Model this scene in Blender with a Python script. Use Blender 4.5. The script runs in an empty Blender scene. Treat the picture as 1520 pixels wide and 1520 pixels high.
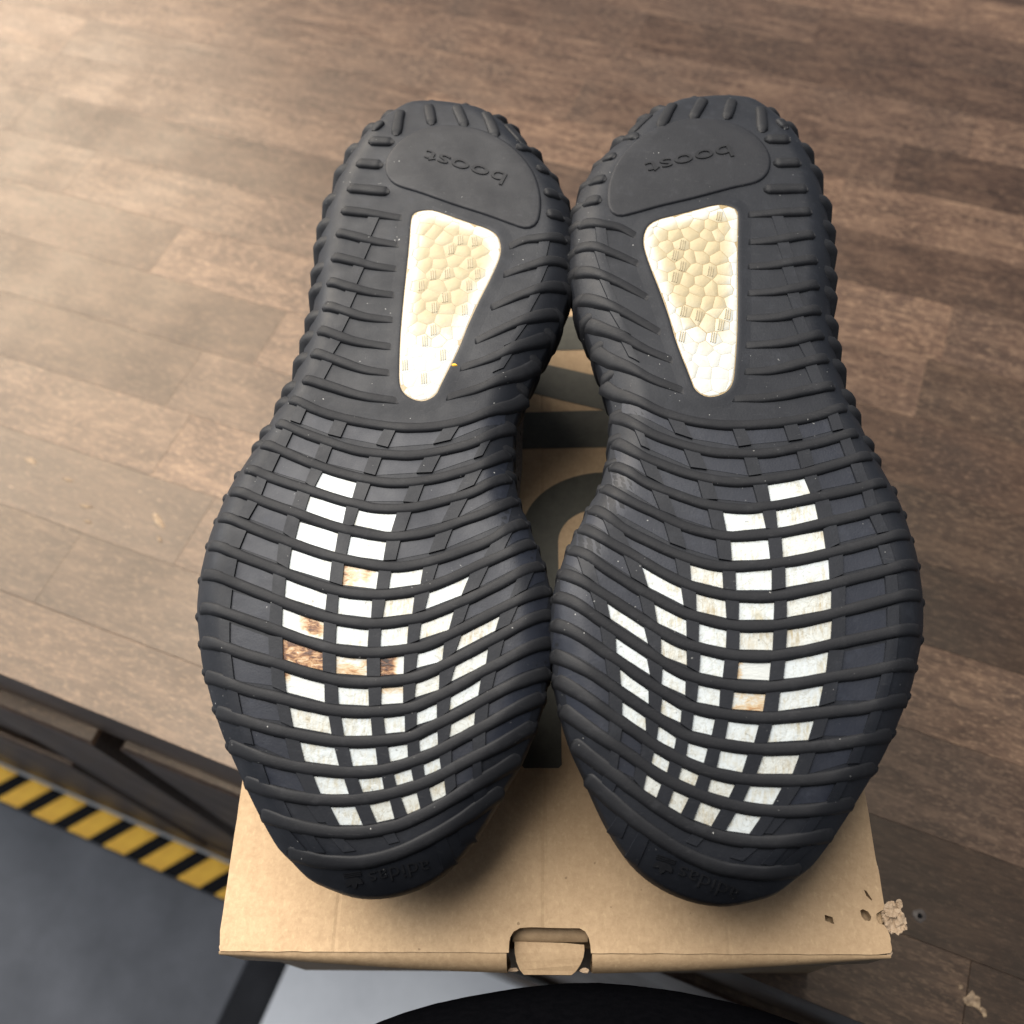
import bpy, bmesh, math, random
import numpy as np
from mathutils import Matrix, Vector
rnd = random.Random(7)
SC = bpy.context.scene
COL = SC.collection

# ------------------------------------------------------------------ camera, light, exposure
BOX_TOP = 0.1272            # table top is z = 0
cam_d = bpy.data.cameras.new('camera')
cam_d.sensor_fit = 'HORIZONTAL'
cam_d.sensor_width = 26.0
cam_d.lens = 24.0
cam_d.clip_start = 0.01
cam_d.clip_end = 50
cam_d.dof.use_dof = True
cam_d.dof.focus_distance = 0.325
cam_d.dof.aperture_fstop = 7.2
cam = bpy.data.objects.new('camera', cam_d)
COL.objects.link(cam)
rt, up, fw = Vector((0.99874268, 0.00942281, -0.04923687)), Vector((0.0163766, 0.86696103, 0.4981068)), Vector((-0.04738002, 0.49828685, -0.86571667))
cam.matrix_world = Matrix(((rt.x, up.x, -fw.x, 0.005068), (rt.y, up.y, -fw.y, -0.030334), (rt.z, up.z, -fw.z, 0.481279), (0, 0, 0, 1)))
SC.camera = cam

w = bpy.data.worlds.new('World')
SC.world = w
w.use_nodes = True
w.node_tree.nodes['Background'].inputs[0].default_value = (0.78, 0.86, 1.0, 1)
w.node_tree.nodes['Background'].inputs[1].default_value = 0.36

def area(name, loc, target, sx, sy, power, color):
    d = bpy.data.lights.new(name, 'AREA')
    d.shape = 'RECTANGLE'
    d.size, d.size_y, d.energy, d.color = sx, sy, power, color
    o = bpy.data.objects.new(name, d)
    COL.objects.link(o)
    o.location = loc
    o.rotation_euler = (Vector(target) - Vector(loc)).to_track_quat('-Z', 'Y').to_euler()
    return o
area('ceiling_and_fill_light', (-0.42, 0.52, 1.48), (-0.05, 0.18, 0.0), 1.4, 1.2, 62, (1.0, 0.95, 0.88))
area('window_light', (-1.75, 2.0, 1.55), (-0.25, 0.3, 0.0), 1.9, 1.3, 104, (1.0, 0.87, 0.70))
area('ceiling_and_fill_light', (-2.3, 1.0, 1.0), (-0.5, 0.0, -0.75), 1.0, 0.6, 36, (0.95, 0.98, 1.0))  # added fill lamp off to the left to brighten the floor, no ceiling fixture

SC.view_settings.view_transform = 'Standard'
SC.view_settings.look = 'None'
SC.view_settings.exposure = 0.0
SC.view_settings.gamma = 1.0

# ------------------------------------------------------------------ helpers
def link(o, parent=None):
    COL.objects.link(o)
    if parent is not None:
        o.parent = parent
    return o

def mesh(name, V, Fc, m, parent=None, smooth=True, flip=False):
    me = bpy.data.meshes.new(name)
    if flip:
        Fc = [tuple(reversed(f)) for f in Fc]
    me.from_pydata([tuple(map(float, v)) for v in V], [], [tuple(int(i) for i in f) for f in Fc])
    if smooth:
        me.polygons.foreach_set('use_smooth', [True] * len(me.polygons))
    if m:
        me.materials.append(m)
    me.update()
    return link(bpy.data.objects.new(name, me), parent)

def tag(o, label=None, cat=None, group=None, kind=None):
    if label: o['label'] = label
    if cat: o['category'] = cat
    if group: o['group'] = group
    if kind: o['kind'] = kind
    return o

def sharp(o, a=35):
    o.data.set_sharp_from_angle(angle=math.radians(a))
    return o

def empty(name, loc=(0, 0, 0), rz=0.0):
    o = bpy.data.objects.new(name, None)
    o.empty_display_size = 0.05
    link(o)
    o.location = loc
    o.rotation_euler = (0, 0, rz)
    return o

def grid_faces(nr, nc, close=False):
    f = []
    for i in range(nr - 1):
        for j in range(nc if close else nc - 1):
            k = (j + 1) % nc
            f.append((i * nc + j, i * nc + k, (i + 1) * nc + k, (i + 1) * nc + j))
    return f

def chamfer_box(x0, x1, y0, y1, z0, z1, c):
    V = []
    for z, i in ((z0, 0), (z1 - c, 0), (z1, c)):
        V += [(x0 + i, y0 + i, z), (x1 - i, y0 + i, z), (x1 - i, y1 - i, z), (x0 + i, y1 - i, z)]
    F = [(3, 2, 1, 0), (8, 9, 10, 11)]
    for r in (0, 4):
        for j in range(4):
            k = (j + 1) % 4
            F.append((r + j, r + k, r + 4 + k, r + 4 + j))
    return V, F

def fill_curve(name, splines, thick, m, parent, z=0.0, bevel=0.0):
    """flat sheet with holes, cut from closed outlines"""
    cu = bpy.data.curves.new(name, 'CURVE')
    cu.dimensions = '2D'
    cu.fill_mode = 'BOTH'
    cu.extrude = thick / 2
    cu.bevel_depth = bevel
    cu.bevel_resolution = 1
    for pts in splines:
        s = cu.splines.new('POLY')
        s.points.add(len(pts) - 1)
        for p, q in zip(s.points, pts):
            p.co = (q[0], q[1], 0, 1)
        s.use_cyclic_u = True
    tmp = bpy.data.objects.new(name, cu)
    COL.objects.link(tmp)
    dg = bpy.context.evaluated_depsgraph_get()
    me = bpy.data.meshes.new_from_object(tmp.evaluated_get(dg))
    me.name = name
    bpy.data.objects.remove(tmp)
    me.transform(Matrix.Translation((0, 0, z - thick / 2)))
    me.materials.clear()
    me.materials.append(m)
    return link(bpy.data.objects.new(name, me), parent)

def catmull(P, n, closed=False):
    P = np.array(P, float)
    N = len(P)
    seg = N if closed else N - 1
    out = []
    for i in range(seg):
        g = (lambda k: P[k % N]) if closed else (lambda k: P[k] if 0 <= k < N else (2 * P[0] - P[1] if k < 0 else 2 * P[-1] - P[-2]))
        p0, p1, p2, p3 = g(i - 1), g(i), g(i + 1), g(i + 2)
        for t in np.linspace(0, 1, 12, endpoint=False):
            out.append(0.5 * (2 * p1 + (p2 - p0) * t + (2 * p0 - 5 * p1 + 4 * p2 - p3) * t * t + (3 * p1 - p0 - 3 * p2 + p3) * t ** 3))
    if not closed:
        out.append(P[-1])
    Q = np.array(out)
    if closed:
        Q = np.vstack([Q, Q[:1]])
    s = np.r_[0, np.cumsum(np.hypot(*np.diff(Q, axis=0).T))]
    u = np.linspace(0, s[-1], n, endpoint=not closed)
    return np.stack([np.interp(u, s, Q[:, 0]), np.interp(u, s, Q[:, 1])], -1)

# ------------------------------------------------------------------ materials
class NT:
    def __init__(self, name):
        self.m = bpy.data.materials.new(name)
        self.m.use_nodes = True
        self.t = self.m.node_tree
        self.b = self.t.nodes['Principled BSDF']
        self.tc = self.t.nodes.new('ShaderNodeTexCoord')
    def n(self, typ, **kw):
        x = self.t.nodes.new(typ)
        for k, v in kw.items():
            setattr(x, k, v)
        return x
    def l(self, a, b):
        self.t.links.new(a, b)
    def vec(self, scale=(1, 1, 1), rot=(0, 0, 0), obj=True, offset=None):
        mp = self.n('ShaderNodeMapping')
        mp.inputs['Scale'].default_value = scale
        mp.inputs['Rotation'].default_value = rot
        self.l(self.tc.outputs['Object'], mp.inputs['Vector'])
        if offset is not None:
            self.l(offset, mp.inputs['Location'])
        return mp.outputs[0]
    def noise(self, vec, scale, detail=4, rough=0.6, dist=0.0):
        x = self.n('ShaderNodeTexNoise')
        x.inputs['Scale'].default_value = scale
        x.inputs['Detail'].default_value = detail
        x.inputs['Roughness'].default_value = rough
        x.inputs['Distortion'].default_value = dist
        self.l(vec, x.inputs['Vector'])
        return x.outputs['Fac']
    def ramp(self, fac, stops):
        r = self.n('ShaderNodeValToRGB')
        e = r.color_ramp.elements
        while len(e) > 1:
            e.remove(e[-1])
        for i, (p, c) in enumerate(stops):
            el = e[0] if i == 0 else e.new(p)
            el.position = p
            el.color = (*c, 1) if len(c) == 3 else c
        self.l(fac, r.inputs[0])
        return r.outputs[0]
    def mix(self, fac, a, b, mode='MIX'):
        x = self.n('ShaderNodeMix', data_type='RGBA', blend_type=mode)
        for s, v in ((x.inputs[0], fac), (x.inputs[6], a), (x.inputs[7], b)):
            if hasattr(v, 'links'):
                self.l(v, s)
            elif isinstance(v, (int, float)):
                s.default_value = v
            else:
                s.default_value = (*v, 1)
        return x.outputs[2]
    def math(self, op, a, b=0.5, clamp=False):
        x = self.n('ShaderNodeMath', operation=op, use_clamp=clamp)
        for s, v in ((x.inputs[0], a), (x.inputs[1], b)):
            if hasattr(v, 'links'):
                self.l(v, s)
            else:
                s.default_value = v
        return x.outputs[0]
    def bump(self, h, strength, dist=0.001, prev=None):
        x = self.n('ShaderNodeBump')
        x.inputs['Strength'].default_value = strength
        x.inputs['Distance'].default_value = dist
        self.l(h, x.inputs['Height'])
        if prev is not None:
            self.l(prev, x.inputs['Normal'])
        return x.outputs[0]
    def out(self, color=None, rough=None, normal=None, spec=None, sheen=None):
        for k, v in (('Base Color', color), ('Roughness', rough), ('Normal', normal), ('Specular IOR Level', spec), ('Sheen Weight', sheen)):
            if v is None:
                continue
            s = self.b.inputs[k]
            if hasattr(v, 'links'):
                self.l(v, s)
            elif isinstance(v, (int, float)):
                s.default_value = v
            else:
                s.default_value = (*v, 1)
        return self.m

def rubber(name, ca, cb, rough, spec=0.4, speck=True):
    t = NT(name)
    v = t.vec()
    n1 = t.noise(v, 38, 5, 0.65)
    c = t.ramp(n1, [(0.3, ca), (0.7, cb)])
    wear = t.noise(v, 150, 3, 0.7)
    c = t.mix(t.ramp(wear, [(0.56, (0, 0, 0)), (0.78, (0.35, 0.35, 0.35))]), c, tuple(x * 1.9 + 0.006 for x in cb))
    if speck:
        d = t.noise(v, 900, 1, 0.5)
        d2 = t.noise(v, 60, 2, 0.5)
        dm = t.math('MULTIPLY', t.ramp(d, [(0.765, (0, 0, 0)), (0.80, (1, 1, 1))]), t.ramp(d2, [(0.5, (0, 0, 0)), (0.62, (1, 1, 1))]))
        c = t.mix(dm, c, (0.3, 0.3, 0.29))
    sc_ = t.noise(t.vec((1, 6, 1)), 210, 4, 0.75)
    c = t.mix(t.ramp(sc_, [(0.60, (0, 0, 0)), (0.76, (0.30, 0.30, 0.30))]), c, (0.055, 0.055, 0.057))
    r = t.ramp(t.noise(v, 70, 4), [(0.3, (rough - 0.07,) * 3), (0.7, (rough + 0.09,) * 3)])
    b = t.bump(t.noise(v, 1500, 2, 0.6), 0.12, 0.0004)
    b = t.bump(t.noise(v, 160, 3, 0.5), 0.10, 0.001, b)
    return t.out(c, r, b, spec)
M_RUB = rubber('black_rubber', (0.0054, 0.0066, 0.0098), (0.0096, 0.0110, 0.0148), 0.58, 0.26)
M_RIB = rubber('rib_rubber', (0.0072, 0.0078, 0.0098), (0.0112, 0.0118, 0.0138), 0.62, 0.2)
M_CELL = rubber('panel_rubber', (0.0075, 0.0094, 0.0155), (0.0130, 0.0155, 0.0230), 0.50, 0.3)
M_BADGE = rubber('badge_rubber', (0.007, 0.0078, 0.0105), (0.0105, 0.0112, 0.0140), 0.60, 0.26)

def foam(name, base, warm, amount, burn=0.0, speck=0.5):
    t = NT(name)
    info = t.n('ShaderNodeObjectInfo')
    off = t.n('ShaderNodeCombineXYZ')
    mm = t.math('MULTIPLY', info.outputs['Random'], 3.7)
    t.l(mm, off.inputs[0]); t.l(mm, off.inputs[1])
    v = t.vec(offset=off.outputs[0])
    vs = t.vec((3.4, 0.5, 1), offset=off.outputs[0])
    n1 = t.noise(v, 140, 4, 0.6)
    n2 = t.noise(vs, 330, 3, 0.6)
    s = t.math('MULTIPLY', t.ramp(n1, [(0.42, (0, 0, 0)), (0.68, (1, 1, 1))]), t.ramp(n2, [(0.38, (0, 0, 0)), (0.62, (1, 1, 1))]))
    s = t.math('MULTIPLY', s, amount)
    c = t.mix(s, base, warm)
    vein = t.noise(v, 190, 5, 0.55, 1.6)
    ln = t.math('ABSOLUTE', t.math('SUBTRACT', vein, 0.5))
    c = t.mix(t.ramp(ln, [(0.0, (0.5, 0.5, 0.5)), (0.022, (0, 0, 0))]), c, tuple(x * 0.62 for x in warm))
    if speck:
        d = t.noise(v, 560, 1, 0.5)
        c = t.mix(t.ramp(d, [(0.73, (0, 0, 0)), (0.79, (speck, speck, speck))]), c, (0.05, 0.045, 0.04))
    if burn > 0:
        lo = 0.74 - 0.42 * burn
        nb = t.noise(v, 105, 4, 0.6)
        mask = t.ramp(nb, [(lo, (0, 0, 0)), (lo + 0.11, (1, 1, 1))])
        nb2 = t.noise(t.vec((0.55, 1.7, 1), offset=off.outputs[0]), 560, 4, 0.6, 0.9)
        bc = t.ramp(nb2, [(0.33, (0.012, 0.004, 0.002)), (0.47, (0.085, 0.030, 0.009)), (0.58, (0.30, 0.15, 0.055)), (0.75, (0.46, 0.31, 0.16))])
        c = t.mix(mask, c, bc)
    b = t.bump(t.noise(v, 420, 3, 0.6), 0.5, 0.0005)
    return t.out(c, 0.42, b, 0.45)
M_WHITE = foam('white_foam', (0.425, 0.462, 0.475), (0.33, 0.30, 0.21), 0.9)
M_WHITE2 = foam('soiled_foam', (0.415, 0.435, 0.42), (0.285, 0.235, 0.14), 1.0)
t = NT('stained_pellet_foam')
v = t.vec()
at = t.n('ShaderNodeAttribute')
at.attribute_name = 'stain'
oi = t.n('ShaderNodeObjectInfo')
st = t.math('ADD', at.outputs['Fac'], t.math('MULTIPLY', t.math('SUBTRACT', t.noise(v, 130, 4, 0.6), 0.5), 0.55))
st = t.math('ADD', st, t.math('MULTIPLY', t.math('SUBTRACT', oi.outputs['Random'], 0.5), 0.35))
cc = t.ramp(st, [(0.12, (0.40, 0.41, 0.385)), (0.5, (0.36, 0.328, 0.24)), (0.95, (0.315, 0.265, 0.168))])
cc = t.mix(t.ramp(t.noise(v, 420, 3, 0.6), [(0.6, (0, 0, 0)), (0.8, (0.4, 0.4, 0.4))]), cc, (0.40, 0.31, 0.17))
M_PEL = t.out(cc, 0.6, t.bump(t.noise(v, 500, 3, 0.6), 0.35, 0.0004), 0.25)
M_MARK = foam('embossed_foam', (0.29, 0.245, 0.155), (0.23, 0.18, 0.1), 0.5, 0, 0.0)
M_PELBASE = foam('pellet_seam', (0.24, 0.18, 0.095), (0.18, 0.12, 0.05), 0.7, 0, 0.15)

t = NT('scorched_foam_cell')
v = t.vec()
at = t.n('ShaderNodeAttribute')
at.attribute_name = 'burn'
m_ = t.math('ADD', at.outputs['Fac'], t.math('MULTIPLY', t.math('SUBTRACT', t.noise(v, 150, 4, 0.65), 0.5), 0.9))
ln_ = t.noise(t.vec((0.7, 1.8, 1)), 520, 4, 0.6, 0.8)
m_ = t.math('ADD', m_, t.math('MULTIPLY', t.math('MULTIPLY', t.math('SUBTRACT', ln_, 0.47), 2.6), at.outputs['Fac']))
cc = t.ramp(m_, [(0.16, (0.42, 0.44, 0.43)), (0.34, (0.40, 0.32, 0.21)), (0.55, (0.30, 0.165, 0.072)), (0.75, (0.115, 0.045, 0.016)), (1.0, (0.018, 0.007, 0.004))])
M_SCORCH = t.out(cc, 0.45, t.bump(ln_, 0.4, 0.0005), 0.4)
def burn_at(o, fn, nx=9, ny=6):
    a_ = o.data.attributes.new('burn', 'FLOAT', 'POINT')
    a_.data.foreach_set('value', np.array([max(0.0, min(1.0, fn((i % nx) / (nx - 1), (i // nx) / (ny - 1)))) for i in range(nx * ny)], np.float32))
def spot(cx, cy, rr, k=1.0):
    return lambda u, v_: k * math.exp(-((u - cx) ** 2 + ((v_ - cy) * 0.7) ** 2) / rr ** 2)

def m_cardboard(name, dark=1.0, crease=False):
    t = NT(name)
    v = t.vec()
    n1 = t.noise(v, 14, 4, 0.6)
    n2 = t.noise(v, 420, 5, 0.75)
    n3 = t.noise(t.vec((1, 0.5, 1)), 700, 3, 0.6)
    k = dark
    c = t.ramp(n1, [(0.3, (0.35 * k, 0.243 * k, 0.142 * k)), (0.7, (0.43 * k, 0.306 * k, 0.185 * k))])
    c = t.mix(t.ramp(n2, [(0.35, (0.5, 0.5, 0.5)), (0.6, (0, 0, 0))]), c, (0.27 * k, 0.18 * k, 0.102 * k))
    c = t.mix(t.ramp(n3, [(0.55, (0, 0, 0)), (0.8, (0.4, 0.4, 0.4))]), c, (0.56 * k, 0.42 * k, 0.25 * k))
    d = t.noise(v, 260, 1, 0.5)
    c = t.mix(t.ramp(d, [(0.75, (0, 0, 0)), (0.79, (0.7, 0.7, 0.7))]), c, (0.14, 0.09, 0.05))
    wv = t.n('ShaderNodeTexWave', wave_type='BANDS', bands_direction='X')
    wv.inputs['Scale'].default_value = 48
    wv.inputs['Distortion'].default_value = 0.8
    t.l(v, wv.inputs['Vector'])
    b = t.bump(wv.outputs['Fac'], 0.03, 0.001)
    b = t.bump(t.noise(v, 420, 4, 0.7), 0.22, 0.0006, b)
    b = t.bump(t.noise(v, 22, 3, 0.5), 0.25, 0.004, b)
    if crease:
        sp = t.n('ShaderNodeSeparateXYZ')
        t.l(v, sp.inputs[0])
        wob = t.math('MULTIPLY', t.math('SUBTRACT', t.noise(v, 60, 2), 0.5), 0.0012)
        for x0, d_ in ((-0.0016, 0.5), (0.061, 0.25), (-0.074, 0.2)):
            dx = t.math('ABSOLUTE', t.math('SUBTRACT', t.math('ADD', sp.outputs[0], wob), x0))
            b = t.bump(t.ramp(t.math('MULTIPLY', dx, 900), [(0.0, (0, 0, 0)), (1.0, (1, 1, 1))]), d_, 0.0008, b)
    return t.out(c, 0.72, b, 0.25)
M_CARD = m_cardboard('kraft_cardboard')
M_LID = m_cardboard('creased_cardboard', 1.0, True)
M_CARD2 = m_cardboard('kraft_cardboard_inside', 0.8)
t = NT('torn_cardboard')
M_TORN = t.out(t.ramp(t.noise(t.vec(), 500, 5, 0.7), [(0.3, (0.27, 0.185, 0.115)), (0.7, (0.46, 0.355, 0.255))]), 0.9, t.bump(t.noise(t.vec(), 700, 4), 0.6, 0.001), 0.1)
t = NT('printed_ink')
v = t.vec()
M_INK = t.out(t.ramp(t.noise(v, 240, 5, 0.7), [(0.3, (0.036, 0.035, 0.026)), (0.7, (0.056, 0.054, 0.041))]), 0.6, t.bump(t.noise(v, 420, 4, 0.7), 0.2, 0.0006), 0.3)

def m_wood(name, weathered=0.0, tone=1.0):
    t = NT(name)
    info = t.n('ShaderNodeObjectInfo')
    off = t.n('ShaderNodeCombineXYZ')
    for i, kf in enumerate((9.1, 5.3, 3.7)):
        t.l(t.math('MULTIPLY', info.outputs['Random'], kf), off.inputs[i])
    vg = t.vec((1, 5, 5), offset=off.outputs[0])
    v1 = t.vec((1, 1, 1), offset=off.outputs[0])
    g = t.noise(vg, 26, 6, 0.62, 0.4)
    g2 = t.noise(t.vec((1, 16, 16), offset=off.outputs[0]), 60, 4, 0.65)
    bl = t.noise(v1, 16, 4, 0.6)
    k = tone
    c = t.ramp(g, [(0.30, (0.0200 * k, 0.0115 * k, 0.0090 * k)), (0.5, (0.0520 * k, 0.0310 * k, 0.0225 * k)), (0.70, (0.0990 * k, 0.0630 * k, 0.0430 * k))])
    c = t.mix(t.ramp(g2, [(0.5, (0, 0, 0)), (0.70, (0.6, 0.6, 0.6))]), c, (0.0180 * k, 0.0105 * k, 0.0085 * k))
    c = t.mix(t.ramp(bl, [(0.48, (0, 0, 0)), (0.66, (0.65, 0.65, 0.65))]), c, (0.0270 * k, 0.0165 * k, 0.0135 * k))
    fl_ = t.noise(t.vec((1, 3.0, 3.0), offset=off.outputs[0]), 190, 5, 0.78)
    c = t.mix(t.ramp(fl_, [(0.50, (0, 0, 0)), (0.66, (0.85, 0.85, 0.85))]), c, (0.150 * k, 0.099 * k, 0.067 * k))
    pr = t.noise(t.vec((1, 5.0, 5.0), offset=off.outputs[0]), 260, 3, 0.7)
    c = t.mix(t.ramp(pr, [(0.58, (0, 0, 0)), (0.68, (0.8, 0.8, 0.8))]), c, (0.0130 * k, 0.0080 * k, 0.0068 * k))
    # each stave took the stain differently
    st = t.ramp(info.outputs['Random'], [(0.0, (0.62, 0.58, 0.57)), (0.5, (1.0,) * 3), (1.0, (1.55, 1.52, 1.44))])
    c = t.mix(1.0, c, st, 'MULTIPLY')
    if weathered:
        wn = t.noise(vg, 60, 5, 0.7)
        c = t.mix(t.ramp(wn, [(0.35, (0.9 * weathered,) * 3), (0.7, (0.2,) * 3)]), c, (0.070, 0.056, 0.046))
        c = t.mix(t.ramp(t.noise(vg, 140, 3, 0.6), [(0.66, (0, 0, 0)), (0.74, (0.8, 0.8, 0.8))]), c, (0.30, 0.22, 0.15))
    r = t.ramp(bl, [(0.3, (0.34,) * 3), (0.7, (0.48,) * 3)])
    b = t.bump(g2, 0.16, 0.0008)
    b = t.bump(g, 0.2 + 0.6 * weathered, 0.0012, b)
    b = t.bump(t.noise(v1, 9, 3, 0.5), 0.12, 0.006, b)
    t.b.inputs['Specular Tint'].default_value = (1.0, 0.86, 0.70, 1)
    return t.out(c, r, b, 0.5)
M_WOOD = m_wood('stained_wood')
M_WOODDK = m_wood('dark_dimmed_wood', 0.0, 0.62)  # darker copy: some stave tone, plus light fall-off put into the colour
M_WEATH = m_wood('gouged_wood', 0.3)
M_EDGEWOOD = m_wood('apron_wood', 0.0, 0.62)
t = NT('bare_wood')
M_BARE = t.out(t.ramp(t.noise(t.vec(), 300, 4), [(0.35, (0.10, 0.065, 0.04)), (0.65, (0.34, 0.25, 0.16))]), 0.6, None, 0.3)
t = NT('grey_filler')
M_FILL = t.out(t.ramp(t.noise(t.vec(), 260, 4), [(0.35, (0.055, 0.043, 0.036)), (0.7, (0.098, 0.083, 0.074))]), 0.5, None, 0.4)

def simple(name, ca, cb, scale, rough, bump=0.2, bd=0.001, spec=0.4, sheen=0.0):
    t = NT(name)
    v = t.vec()
    return t.out(t.ramp(t.noise(v, scale, 5, 0.65), [(0.3, ca), (0.7, cb)]), rough, t.bump(t.noise(v, scale * 4, 4, 0.6), bump, bd), spec, sheen)
M_MAT = simple('grey_mat_rubber', (0.040, 0.045, 0.056), (0.074, 0.080, 0.096), 11, 0.7, 0.3)
M_MATDK = simple('mat_border_rubber', (0.003, 0.0035, 0.0045), (0.0055, 0.006, 0.0075), 20, 0.8, 0.2, 0.001, 0.12)
M_MATBEV = simple('mat_bevel_rubber', (0.010, 0.011, 0.014), (0.022, 0.024, 0.029), 18, 0.8, 0.3, 0.001, 0.2)
M_YEL = simple('yellow_paint', (0.50, 0.27, 0.015), (0.70, 0.41, 0.03), 34, 0.6, 0.3)
M_FLOOR = simple('pale_concrete', (0.40, 0.425, 0.47), (0.50, 0.53, 0.575), 9, 0.55, 0.1)
M_CLOTH = simple('black_cloth', (0.0012, 0.0013, 0.0017), (0.0022, 0.0022, 0.0028), 300, 1.0, 0.4, 0.001, 0.0, 0.0)
M_SKIN = simple('skin', (0.45, 0.27, 0.2), (0.52, 0.33, 0.25), 60, 0.5)
t = NT('grey_knit')
v = t.vec()
vo = t.n('ShaderNodeTexVoronoi')
vo.inputs['Scale'].default_value = 190
t.l(v, vo.inputs['Vector'])
kn = t.ramp(t.noise(v, 900, 3, 0.7), [(0.3, (0.055, 0.050, 0.048)), (0.7, (0.13, 0.12, 0.115))])
kn = t.mix(t.ramp(vo.outputs['Distance'], [(0.16, (1, 1, 1)), (0.24, (0, 0, 0))]), kn, (0.012, 0.011, 0.011))
M_KNIT = t.out(kn, 0.95, t.bump(t.noise(v, 900, 3), 0.7, 0.001), 0.1)

# ------------------------------------------------------------------ ground: floor
fl = mesh('floor', [(-5, -5, -0.765), (5, -5, -0.765), (5, 5, -0.765), (-5, 5, -0.765)], [(0, 1, 2, 3)], M_FLOOR, None, False)
tag(fl, kind='structure')

# ------------------------------------------------------------------ work table (e along the edge, n away from the viewer)
ANG = math.radians(-20.7)
NE = 0.0325
def table_frame(name, z):
    o = empty(name, (-NE * math.sin(ANG), NE * math.cos(ANG), z), ANG)
    return o
TB = tag(table_frame('work_table', -0.75), 'dark stained butcher block work table with a worn wooden top', 'table')
ZT = 0.75
SW = 0.0487
JOINTS = {7: [0.100, -0.529], 6: [-0.42], 2: [-0.28], 1: [-0.344]}
for k in range(17):
    n0, n1 = max(0.0, SW * k - 0.006), SW * (k + 1) - 0.006
    fixed = JOINTS.get(k, [])
    js = [-1.05]
    while js[-1] < 0.85:
        js.append(js[-1] + rnd.uniform(0.24, 0.46))
    for f in fixed:
        js = [j for j in js if abs(j - f) > 0.14] + [f]
    js.sort()
    for a, b in zip(js[:-1], js[1:]):
        g = 0.00004
        cx, cy = (a + b) / 2, (n0 + n1) / 2
        V, Fc = chamfer_box(a - cx + g, b - cx - g, n0 - cy + g, n1 - cy - g, -0.034, rnd.uniform(-0.00006, 0.0), 0.00009 if k else 0.00022)
        dark = k <= 1 or (cx > 0.02 and k in (2, 4, 5)) or (cx > 0.15 and k in (7, 9))  # front strips and right-hand staves, with the dimmer light there painted in
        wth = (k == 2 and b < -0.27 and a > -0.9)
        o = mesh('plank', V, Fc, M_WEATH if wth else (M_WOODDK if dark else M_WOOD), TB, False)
        o.location = (cx, cy, ZT)
        if wth:
            o['label'] = 'weathered gouged plank'
def tb_box(name, x0, x1, y0, y1, z0, z1, m=M_EDGEWOOD, c=0.002):
    cx, cy, cz = (x0 + x1) / 2, (y0 + y1) / 2, (z0 + z1) / 2
    V, Fc = chamfer_box(x0 - cx, x1 - cx, y0 - cy, y1 - cy, z0 - cz, z1 - cz, c)
    o = mesh(name, V, Fc, m, TB, False)
    o.location = (cx, cy, ZT + cz)
    return o
tb_box('edge_board', -1.04, 0.88, 0.0015, 0.03, -0.080, -0.0345)
tb_box('tabletop_backing', -1.04, 0.88, 0.031, 0.80, -0.060, -0.0345)
tb_box('apron', -0.295, 0.70, -0.0045, 0.022, -0.33, -0.0815)
tb_box('apron', -1.02, -0.432, -0.004, 0.022, -0.34, -0.0815)
tb_box('leg', -0.43, -0.312, -0.0085, 0.08, -0.7645, -0.0815)
tb_box('leg', 0.70, 0.81, -0.0085, 0.08, -0.7645, -0.0815)
tb_box('leg', -0.43, -0.312, 0.70, 0.79, -0.7645, -0.061)
tb_box('leg', 0.70, 0.81, 0.70, 0.79, -0.7645, -0.061)
tb_box('stretcher', -0.31, 0.70, 0.0005, 0.02, -0.764, -0.335)
tb_box('plinth_board', -1.02, -0.436, -0.012, -0.006, -0.7645, -0.285)
tb_box('plinth_board', -0.436, 0.86, -0.0125, -0.0095, -0.7645, -0.62)
def blob_sheet(name, cx, cy, r, h, m, seed, parent=TB, z=ZT, n=22, jag=0.3):
    q = random.Random(seed)
    V = [(0, 0, h)]
    ctl = [[(1 + q.uniform(-jag, jag)) * math.cos(2 * math.pi * i / 9), (1 + q.uniform(-jag, jag)) * math.sin(2 * math.pi * i / 9)] for i in range(9)]
    loop = catmull(ctl, n, True) * r
    V += [(x * 0.8, y * 0.8, h) for x, y in loop] + [(x, y, 0) for x, y in loop]
    Fc = [(0, 1 + i, 1 + (i + 1) % n) for i in range(n)] + [(1 + i, 1 + n + i, 1 + n + (i + 1) % n, 1 + (i + 1) % n) for i in range(n)]
    o = mesh(name, V, Fc, m, parent, True)
    o.location = (cx, cy, z)
    return o
blob_sheet('bare_patch', 0.1768, 0.0265, 0.0036, 0.0005, M_BARE, 3, jag=0.4)
blob_sheet('bare_patch', 0.1815, 0.0235, 0.0016, 0.0004, M_BARE, 4, jag=0.4)
blob_sheet('bare_patch', 0.1710, 0.0300, 0.0012, 0.0004, M_BARE, 8, jag=0.4)
blob_sheet('dent_rim', 0.149, 0.053, 0.0030, 0.0005, M_FILL, 5, jag=0.15)
blob_sheet('dent_core', 0.149, 0.053, 0.0013, 0.0009, M_MATDK, 6)
for i, (e_, n_, r_) in enumerate([(-0.305, 0.114, .0030), (-0.297, 0.103, .0016), (-0.352, 0.108, .0018), (-0.375, 0.120, .0020), (-0.345, 0.099, .0014), (-0.405, 0.124, .0026)]):
    o = blob_sheet('wood_chip', e_, n_, r_, 0.0006, M_BARE, 20 + i, jag=0.5)
    o.scale = (1.9, 0.6, 1)
    o.rotation_euler = (0, 0, -0.5 if i < 2 else rnd.uniform(-0.2, 0.2))

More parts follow.
